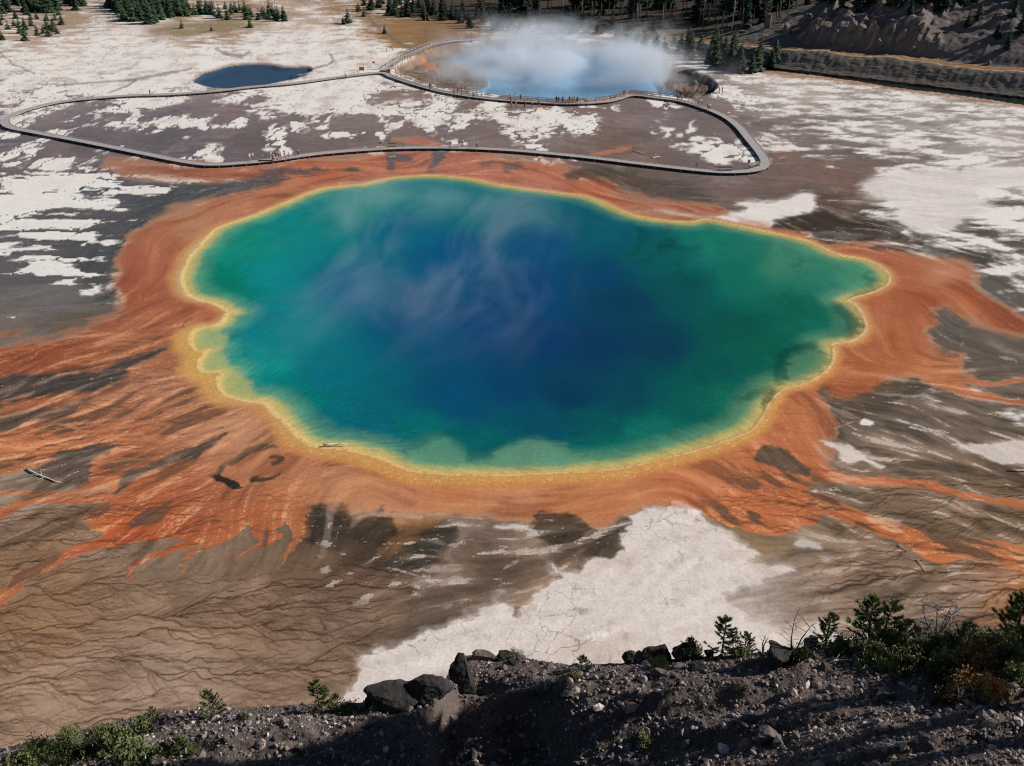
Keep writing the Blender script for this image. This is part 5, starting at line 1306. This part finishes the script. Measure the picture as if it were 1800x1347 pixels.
boulder(1190, 1148, 60, 42, 'broad dark boulder behind the domed boulder', 11)
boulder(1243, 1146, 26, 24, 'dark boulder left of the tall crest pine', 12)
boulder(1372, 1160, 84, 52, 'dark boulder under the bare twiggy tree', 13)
boulder(1428, 1136, 34, 22, 'rounded grey boulder left of the double pine', 14, m=M_ROCK_L)
boulder(1160, 1186, 40, 18, 'grey wedge of rock on the slope below the domed boulder', 15, m=M_ROCK_L)
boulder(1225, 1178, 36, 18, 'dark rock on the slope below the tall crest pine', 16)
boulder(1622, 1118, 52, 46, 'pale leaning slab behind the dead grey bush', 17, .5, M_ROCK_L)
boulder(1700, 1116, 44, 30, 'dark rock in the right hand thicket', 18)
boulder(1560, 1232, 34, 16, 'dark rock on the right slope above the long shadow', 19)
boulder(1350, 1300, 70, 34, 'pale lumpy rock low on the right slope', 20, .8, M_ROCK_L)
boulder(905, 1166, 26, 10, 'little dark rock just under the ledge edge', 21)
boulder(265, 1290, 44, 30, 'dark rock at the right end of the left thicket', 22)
boulder(1000, 1224, 30, 12, 'low pale rock in the shaded middle slope', 23, m=M_ROCK_L)
boulder(880, 1272, 24, 12, 'pale stone lying in the dark hollow', 24, m=M_ROCK_L)

# rock outcrops on the far hillside
M_CRAG = mat('far_crag', srgb(136, 122, 112), srgb(84, 78, 74), .5, .95, .9, 1.5, detail=8)
def outcrop(px, py, w, h, label, seed):
    x, y, z = stand(px, py); g = np.random.RandomState(seed); V = R_V[:, :].copy()
    for _ in range(16):
        n = g.normal(size=3); n[2] *= .5; n /= np.linalg.norm(n); c = g.uniform(.4, .75)
        d = V @ n - c; V = V - np.where(d > 0, d, 0)[:, None] * n * .95
    V = V * (1 + .28 * fbm(V[:, 0] * 2 + seed, V[:, 1] * 2 + V[:, 2] * 1.5, 4, seed))[:, None] * np.array([w, w * .8, h])
    tag(add('rock_outcrop', np_mesh('rock_outcrop', V, R_F, [M_CRAG]), loc=(x, y + w * .4, z)), label, 'rock', 'rock outcrops on the far hillside')
for i, (x, y, w, h, l) in enumerate([(1385,62,3.2,5,'leftmost jagged rock above the road shelf'),(1410,70,2.4,4,'narrow rock right of the leftmost jagged rock'),(1440,58,3.5,5,'tall crag in the shaded left of the rock face'),(1468,76,2.6,4.5,'pale pillar just above the road shelf'),
  (1495,60,3,5,'upright crag with a lit right edge'),(1500,84,2,3,'low rock at the foot of the upright crag'),(1530,66,3.4,5.5,'broad crag in the middle of the rock face'),(1548,84,2.4,3.6,'rock at the foot of the broad crag'),(1566,54,2.6,4,'crag high in the middle of the rock face'),
  (1585,74,3,4.6,'pale crag right of the middle of the rock face'),(1606,90,2.2,3.2,'low rock near the right end of the rock face'),(1622,62,2.6,4,'crag at the right end of the rock face'),(1740,114,1.3,1.4,'single round boulder on the scree above the road'),(1420,36,2.6,3.5,'rock high above the leftmost jagged rock'),(1350,50,2.4,5,'tan pillar of rock at the forest end of the rock face')]):
    outcrop(x, y, w, h, l, 50 + i)
# ------------------------------------------------------------------ near pines, shrubs and dead wood
M_PINE = mat('pine_needles', srgb(112, 122, 72), srgb(78, 94, 56), 2.5, .7, rnd=.2, spec=.3)
M_SHRUB = mat('shrub_leaves', srgb(116, 122, 76), srgb(84, 96, 60), 2.0, .75, rnd=.25)
M_SHRUB_R = mat('rusty_shrub_leaves', srgb(146, 104, 66), srgb(96, 98, 60), 2.4, .75, rnd=.1)
M_TWIG = mat('twig', srgb(112, 94, 80), srgb(84, 70, 60), 5, .9)
M_GREYTWIG = mat('grey_twig', srgb(170, 164, 160), srgb(130, 124, 122), 5, .9)
def tuft(mb, c, d, L, n, g, w=.012):
    """A spray of needles round the end of a twig."""
    d = d.normalized(); a = d.orthogonal().normalized(); b = d.cross(a)
    for k in range(n):
        th = g.random() * 6.283; sp_ = g.uniform(.25, 1.1)
        v = (d + (a * math.cos(th) + b * math.sin(th)) * sp_).normalized() * L * g.uniform(.7, 1.15)
        o = c - d * L * g.uniform(0, .9)
        sd = v.cross(Vector((g.uniform(-1, 1), g.uniform(-1, 1), g.uniform(-1, 1)))).normalized() * w
        mb.face((o - sd, o + sd, o + v))
def near_pine(h, r, seed, tops=1):
    g = random.Random(seed); tk = MB(); br = MB(); lf = MB()
    for t_ in range(tops):
        x0 = (t_ - (tops - 1) / 2) * r * .9; hh = h * (1 - .1 * t_)
        tk.tube([(x0 * .3, 0, -.1), (x0 * .8, .03, hh * .4), (x0, .02, hh * .98)], [.055 * h / 2, .035 * h / 2, .01], 6)
        nl = int(9 * hh / 2) + 3
        for i in range(nl):
            t = (i + .6) / nl; z = hh * (.06 + .92 * t); L0 = r * (1 - t) ** .75 + .08
            for k in range(g.randint(4, 6)):
                a = g.random() * 6.283; L = L0 * g.uniform(.55, 1.15)
                xb = x0 * min(1, z / (hh * .5))
                p0 = Vector((xb, .02, z)); d = Vector((math.cos(a), math.sin(a), g.uniform(.15, .55) * (1 if t > .3 else .4)))
                p1 = p0 + d * L * .6; p2 = p1 + (d + Vector((0, 0, .5))) * L * .45
                br.tube([p0, p1, p2], [.014, .01, .005], 3, cap=False)
                tuft(lf, p2, p2 - p1, .14, 30, g, .016); tuft(lf, p1 + (p2 - p1) * .4, p2 - p1, .13, 26, g, .016); tuft(lf, p1, p1 - p0, .12, 20, g, .016)
        tuft(lf, Vector((x0, .02, hh * 1.02)), Vector((0, 0, 1)), .14, 24, g)
    return tk.mesh('trunk', M_TWIG, True), br.mesh('branches', M_TWIG), lf.mesh('needles', M_PINE)
NP = [near_pine(2.0, .62, 1), near_pine(2.0, .75, 2), near_pine(2.0, .7, 3, 2), near_pine(1.3, .5, 4)]
def put_pine(kind, px, py, hpx, label, ref_h, rz=0.0):
    p = near_spot(px, py); s_ = hpx / near_scale(p) / ref_h * 1.25
    root = tag(empty('small_pine', p - Vector((0, 0, .05)), rz), label, 'pine', 'small pines on the near bluff'); root.scale = (s_, s_, s_)
    for nm, me in zip(('trunk', 'branches', 'needles'), NP[kind]): add(nm, me, root)
put_pine(0, 1268, 1152, 72, 'slender pine standing alone on the crest above the pale flat', 2.0, .4)
put_pine(1, 1308, 1152, 44, 'short pine right beside the slender crest pine', 2.0, 1.7)
put_pine(1, 1196, 1130, 40, 'small pine growing on top of the broad dark boulder', 2.0, 2.6)
put_pine(0, 1450, 1134, 60, 'narrow pine between the grey boulder and the double pine', 2.0, 3.9)
put_pine(2, 1535, 1138, 92, 'tallest pine on the right crest with two tops', 2.0, .1)
put_pine(1, 1585, 1142, 56, 'bushy pine leaning on the right side of the double pine', 2.0, 5.1)
put_pine(3, 1023, 1178, 28, 'tiny pine sapling on the middle of the crest', 1.3, .9)
put_pine(1, 373, 1260, 52, 'round little pine on the left crest', 2.0, 2.2)
put_pine(0, 562, 1248, 58, 'pointed pine on the left crest near the black boulder', 2.0, 1.0)
put_pine(1, 592, 1250, 34, 'low pine tucked against the pointed left pine', 2.0, 4.4)
put_pine(2, 1795, 1140, 104, 'tall thin pine cut by the right edge of the picture', 2.0, 2.9)
put_pine(3, 320, 1346, 56, 'spindly pine in the lower left slope', 1.3, 3.3)
put_pine(3, 270, 1262, 22, 'tiny pine above the left thicket', 1.3, 5.0)
put_pine(1, 60, 1350, 50, 'bushy pine in the left corner thicket', 2.0, .7)
put_pine(1, 1690, 1150, 60, 'dense low pine in the right hand thicket', 2.0, .2)
put_pine(0, 1760, 1150, 56, 'narrow pine near the right edge in the thicket', 2.0, 1.9)
def shrub_mesh(seed, n, flat=.6, leaf=.06):
    g = random.Random(seed); st = MB(); lf = MB()
    for k in range(n):
        a = g.random() * 6.283; e_ = g.uniform(.15, 1.3); L = g.uniform(.55, 1.0)
        d = Vector((math.cos(a) * math.cos(e_), math.sin(a) * math.cos(e_), math.sin(e_) * flat + .05))
        p1 = d * L * .5 + Vector((g.uniform(-.1, .1), g.uniform(-.1, .1), 0)); p2 = d * L
        st.tube([(0, 0, -.05), p1, p2], [.014, .01, .004], 3, cap=False)
        for j in range(40):
            t = g.uniform(.35, 1.05); c = p1 + (p2 - p1) * (t - .35) / .65 + Vector((g.gauss(0, .09), g.gauss(0, .09), g.gauss(0, .07)))
            u = Vector((g.gauss(0, 1), g.gauss(0, 1), g.gauss(0, 1))).normalized(); v = u.orthogonal().normalized()
            s_ = leaf * g.uniform(.6, 1.3)
            lf.face((c - u * s_, c + v * s_ * .5, c + u * s_, c - v * s_ * .5))
    return st.mesh('stems', M_TWIG), lf
SH = []
for i in range(3):
    a, b = shrub_mesh(30 + i, 46, .55 + .1 * i); SH.append((a, b.mesh('leaves', M_SHRUB), b.mesh('leaves', M_SHRUB_R)))
def put_shrub(px, py, wpx, hpx, label, k=0, rusty=False, group='shrubs on the near bluff'):
    p = near_spot(px, py); m = near_scale(p); w = wpx / m / 2; h = hpx / m * 1.35
    root = tag(empty('shrub', p, k * 1.3), label, 'shrub', group); root.scale = (w, w * .8, h)
    add('stems', SH[k % 3][0], root); add('leaves', SH[k % 3][2 if rusty else 1], root)
for i, (x, y, w, h, l, r) in enumerate([
 (690,1196,80,22,'spiky bush growing on top of the big black boulder',0),(1215,1152,60,26,'low bush between the broad boulder and the slender pine',0),(1300,1156,60,22,'dark bush at the foot of the slender crest pine',0),
 (1400,1166,90,46,'green bush around the foot of the bare twiggy tree',0),(1160,1176,50,30,'bush in front of the domed boulder',0),(1470,1146,70,34,'bush at the foot of the narrow right pine',0),
 (1530,1160,110,44,'wide green bush under the double pine',0),(1600,1172,100,40,'wide bush right of the double pine on the slope',0),(1668,1150,90,50,'green bush left of the rusty bush',0),
 (1720,1180,110,70,'rusty brown and green bush in the right thicket',1),(1690,1215,110,50,'rusty low bush below the right thicket',1),(1770,1170,100,50,'dark green bush near the right edge',0),
 (1640,1190,80,40,'dark bush beneath the dead grey bush',0),(1745,1225,90,44,'sparse rusty bush low on the right slope',1),(1800,1140,80,50,'bush cut by the right edge below the thin pine',0),
 (610,1252,60,20,'low bush right of the pointed left pine',0),(250,1292,70,40,'dark bush at the right end of the left thicket',0),(205,1316,90,50,'green bush in the middle of the left thicket',0),
 (150,1330,90,52,'dense green bush left of the middle of the left thicket',0),(100,1340,90,50,'green bush in the left part of the left thicket',0),(230,1352,120,60,'large dark bush at the bottom of the left thicket',0),
 (40,1365,100,60,'green bush in the bottom left corner',0),(900,1156,50,12,'low grey green mat on the ledge edge',0),(1300,1215,50,14,'small grass green clump on the middle right slope',0),
 (330,1330,50,40,'thin bush low on the left slope',0),(1130,1300,46,18,'faint clump in the dark hollow',0),(430,1262,26,10,'tiny clump left of the pointed left pine',0),(795,1300,26,16,'yellowish clump in the dark hollow',1),
 (1565,1140,80,50,'tall green bush behind the double pine',0),(1625,1150,80,46,'round green bush left of the dead grey bush',0),(1705,1150,90,56,'leafy bush above the rusty bush',0),
 (1745,1150,80,56,'green bush right of the dense low pine',0),(1660,1178,90,44,'olive bush in the heart of the right thicket',0),(1560,1176,90,36,'low spreading bush below the double pine',0),
 (1500,1150,70,40,'green bush left of the double pine',0),(1780,1205,80,44,'olive bush at the right edge below the thicket',0),(1650,1232,70,30,'rusty clump left of the twisted grey root',1),
 (120,1305,70,36,'bush on the upper left of the left thicket',0),(70,1322,70,36,'pale green bush at the far left of the thicket',0),(180,1296,60,30,'bush in the upper middle of the left thicket',0),
 (1010,1192,40,16,'small clump under the tiny pine sapling',0),(940,1222,40,10,'grassy clump on the shaded ledge',0)]):
    put_shrub(x, y, w, h, l, i, bool(r))
def dead_tree(px, py, hpx, label, seed, n, m, name='dead_tree', spread=.5):
    p = near_spot(px, py); h = hpx / near_scale(p) * 1.3; g = random.Random(seed)
    root = tag(empty(name, p), label, 'dead tree')
    tk = MB(); tw = MB()
    for k in range(2 if spread < .6 else 5):
        a = g.uniform(-1, 1) * spread
        q = [Vector((0, 0, -.05)), Vector((a * h * .3, g.uniform(-.1, .1), h * .45)), Vector((a * h * .55 + .1, g.uniform(-.2, .2), h * g.uniform(.8, 1)))]
        tk.tube(q, [.04, .028, .008], 5)
        for j in range(n):
            t = g.uniform(.2, 1); b = q[1].lerp(q[2], t) if g.random() < .6 else q[0].lerp(q[1], t)
            d = Vector((g.gauss(0, 1), g.gauss(0, 1), g.uniform(-.1, 1))).normalized() * h * g.uniform(.12, .34)
            c = b + d * .6 + Vector((0, 0, g.uniform(-.03, .06)))
            tw.tube([b, c, b + d], [.012, .008, .003], 3, cap=False)
            for _ in range(2):
                e_ = c + Vector((g.gauss(0, 1), g.gauss(0, 1), g.gauss(0, 1))).normalized() * h * .08
                tw.tube([c, e_], [.006, .002], 3, cap=False)
    tk.build('trunk', m, root, True); tw.build('twigs', m, root)
dead_tree(1392, 1156, 78, 'bare twiggy dead tree on the crest left of the pines', 3, 12, M_TWIG, spread=.45)
dead_tree(1645, 1124, 66, 'tangled grey dead bush behind the right thicket', 5, 26, M_GREYTWIG, 'dead_bush', 1.0)
dead_tree(1690, 1236, 26, 'twisted grey root among the rusty bushes', 7, 8, M_GREYTWIG, 'dead_root', 1.1)
dead_tree(1340, 1146, 34, 'small bare twigs left of the bare twiggy tree', 9, 6, M_GREYTWIG, spread=.5)
dead_tree(330, 1340, 40, 'bare grey twigs low on the left slope', 12, 8, M_GREYTWIG, spread=.5)
def stick(px0, py0, px1, py1, r, label, seed):
    a = near_spot(px0, py0) + Vector((0, 0, .12)); b = near_spot(px1, py1) + Vector((0, 0, .1)); g = random.Random(seed); d = b - a
    mb = MB(); mb.tube([a, a + d * .35 + Vector((0, 0, .05)), a + d * .7, b], [r, r * .9, r * .7, r * .35], 5)
    for k in range(2):
        q = a + d * g.uniform(.2, .8); mb.tube([q, q + Vector((g.uniform(-.3, .3), g.uniform(-.3, .3), .25))], [r * .4, r * .15], 4)
    tag(mb.build('fallen_branch', M_LOG, None, True), label, 'branch', 'fallen branches on the near bluff')
stick(1478, 1130, 1502, 1148, .035, 'pale broken branch under the double pine', 1)
stick(1458, 1168, 1490, 1162, .04, 'white splintered branch on the slope left of the double pine', 2)
stick(1275, 1154, 1310, 1150, .035, 'curved pale branch at the foot of the short pine', 3)
stick(1660, 1222, 1720, 1214, .03, 'thin white branch over the rusty bushes', 4)
stick(1708, 1190, 1740, 1168, .028, 'slender pale branch standing in the rusty bush', 5)
stick(1540, 1310, 1600, 1322, .03, 'grey branch low on the right slope', 6)
# tall pines standing outside the picture on the right: the shade of their crowns lies over the slope
KIND['high', 0] = make_tree_kind(27.0, 3.5, 26, 17, 71, .52, M_NEEDLE_D, M_BARE, .32, gap=.08)
KIND['high', 1] = make_tree_kind(27.0, 3.2, 26, 17, 72, .56, M_NEEDLE_D, M_BARE, .30, gap=.08)
for i, (x, y, s_) in enumerate(((27, 27.6, .97), (29.5, 25.6, 1.06), (27.5, 23.4, 1.0), (30, 21.4, 1.1), (28, 19.2, 1.0), (33, 28.6, 1.1), (31.5, 23.6, 1.12), (26.5, 25.4, .9), (34, 26.2, 1.16))):
    z = float(hill_z(x, y)); k = ('high', i % 2)
    root = tag(empty('tall_conifer', (x, y, z - .2), i * 1.1), 'tall conifer on the near bluff beyond the right edge', 'tree', 'tall conifers beyond the right edge'); root.scale = (s_, s_, s_)
    add('trunk', KIND[k][0], root); add('crown', KIND[k][1], root)
# ------------------------------------------------------------------ steam
def steam(name, x0, x1, y0, y1, z0, z1, density, scale, thr, label, stretch=(1, 1, 1), rise=1.0, step=1.0, drift=0.0, seed=0.0, tint=(.96, .97, 1, 1)):
    """A box of drifting vapour, thinning towards its sides and top."""
    m = bpy.data.materials.new(name); m.use_nodes = True
    nt = m.node_tree; N = nt.nodes; L = nt.links; N.remove(N['Principled BSDF'])
    pv = N.new('ShaderNodeVolumePrincipled'); pv.inputs['Color'].default_value = tint; pv.inputs['Anisotropy'].default_value = 0
    pv.inputs['Density Attribute'].default_value = ''
    tc = N.new('ShaderNodeTexCoord')
    def math_(op, a, b=None, clamp=False):
        n = N.new('ShaderNodeMath'); n.operation = op; n.use_clamp = clamp
        for i, v in enumerate((a, b)):
            if v is None: continue
            if isinstance(v, (int, float)): n.inputs[i].default_value = v
            else: L.new(v, n.inputs[i])
        return n.outputs[0]
    sx = N.new('ShaderNodeSeparateXYZ'); L.new(tc.outputs['Generated'], sx.inputs[0])
    def side(o, a):     # 0 at both ends, 1 inside
        d = math_('ABSOLUTE', math_('SUBTRACT', o, .5)); mr = N.new('ShaderNodeMapRange'); mr.interpolation_type = 'SMOOTHSTEP'
        mr.inputs['From Min'].default_value = .5; mr.inputs['From Max'].default_value = .5 - a
        L.new(d, mr.inputs['Value']); return mr.outputs['Result']
    m0 = N.new('ShaderNodeMapping'); m0.inputs['Rotation'].default_value = (0, 0, drift); L.new(tc.outputs['Object'], m0.inputs['Vector'])
    mp = N.new('ShaderNodeMapping'); mp.inputs['Scale'].default_value = stretch; mp.inputs['Location'].default_value = (seed, seed * .7, 0)
    L.new(m0.outputs['Vector'], mp.inputs['Vector'])
    nz = N.new('ShaderNodeTexNoise'); nz.inputs['Scale'].default_value = scale; nz.inputs['Detail'].default_value = 5; nz.inputs['Roughness'].default_value = .62; nz.inputs['Distortion'].default_value = .6
    L.new(mp.outputs['Vector'], nz.inputs['Vector'])
    mr = N.new('ShaderNodeMapRange'); mr.interpolation_type = 'SMOOTHSTEP'
    # the higher, the more the plume breaks up
    t = math_('ADD', math_('MULTIPLY', sx.outputs['Z'], .30 * rise), thr)
    L.new(t, mr.inputs['From Min']); L.new(math_('ADD', t, .31), mr.inputs['From Max']); L.new(nz.outputs['Fac'], mr.inputs['Value'])
    d = math_('MULTIPLY', mr.outputs['Result'], side(sx.outputs['X'], .28)); d = math_('MULTIPLY', d, side(sx.outputs['Y'], .3))
    top = N.new('ShaderNodeMapRange'); top.interpolation_type = 'SMOOTHSTEP'; top.inputs['From Min'].default_value = 1.0; top.inputs['From Max'].default_value = .25
    L.new(sx.outputs['Z'], top.inputs['Value'])
    d = math_('MULTIPLY', math_('MULTIPLY', d, top.outputs['Result']), density)
    L.new(d, pv.inputs['Density']); L.new(pv.outputs[0], N['Material Output'].inputs['Volume'])
    m.cycles.volume_step_rate = step
    mb = MB(); mb.box(((x0 + x1) / 2, (y0 + y1) / 2, (z0 + z1) / 2), (x1 - x0, y1 - y0, z1 - z0))
    return tag(mb.build(name, m), label, 'steam', kind='stuff')
a = px2w(745, 158, -2); b = px2w(1215, 80, -2)
steam('crater_steam', -34, 80, float(a[1]) - 4, float(b[1]) + 6, -2.4, 15, .21, .055, .32, 'thick white steam billowing from the crater lake', rise=.8, step=.6, stretch=(1, .8, 1.3), tint=(.92, .96, 1, 1))
steam('pool_steam', *[float(v) for v in (px2w(380, 560)[0], px2w(1060, 500)[0])], float(px2w(700, 690)[1]), float(px2w(700, 318)[1]) + 6, .12, 6.5, .05, .055, .36, 'thin wisps of steam drifting over the great pool', stretch=(1.35, .6, 1.1), drift=.22, step=.5, seed=3.0, tint=(.80, .90, 1, 1))
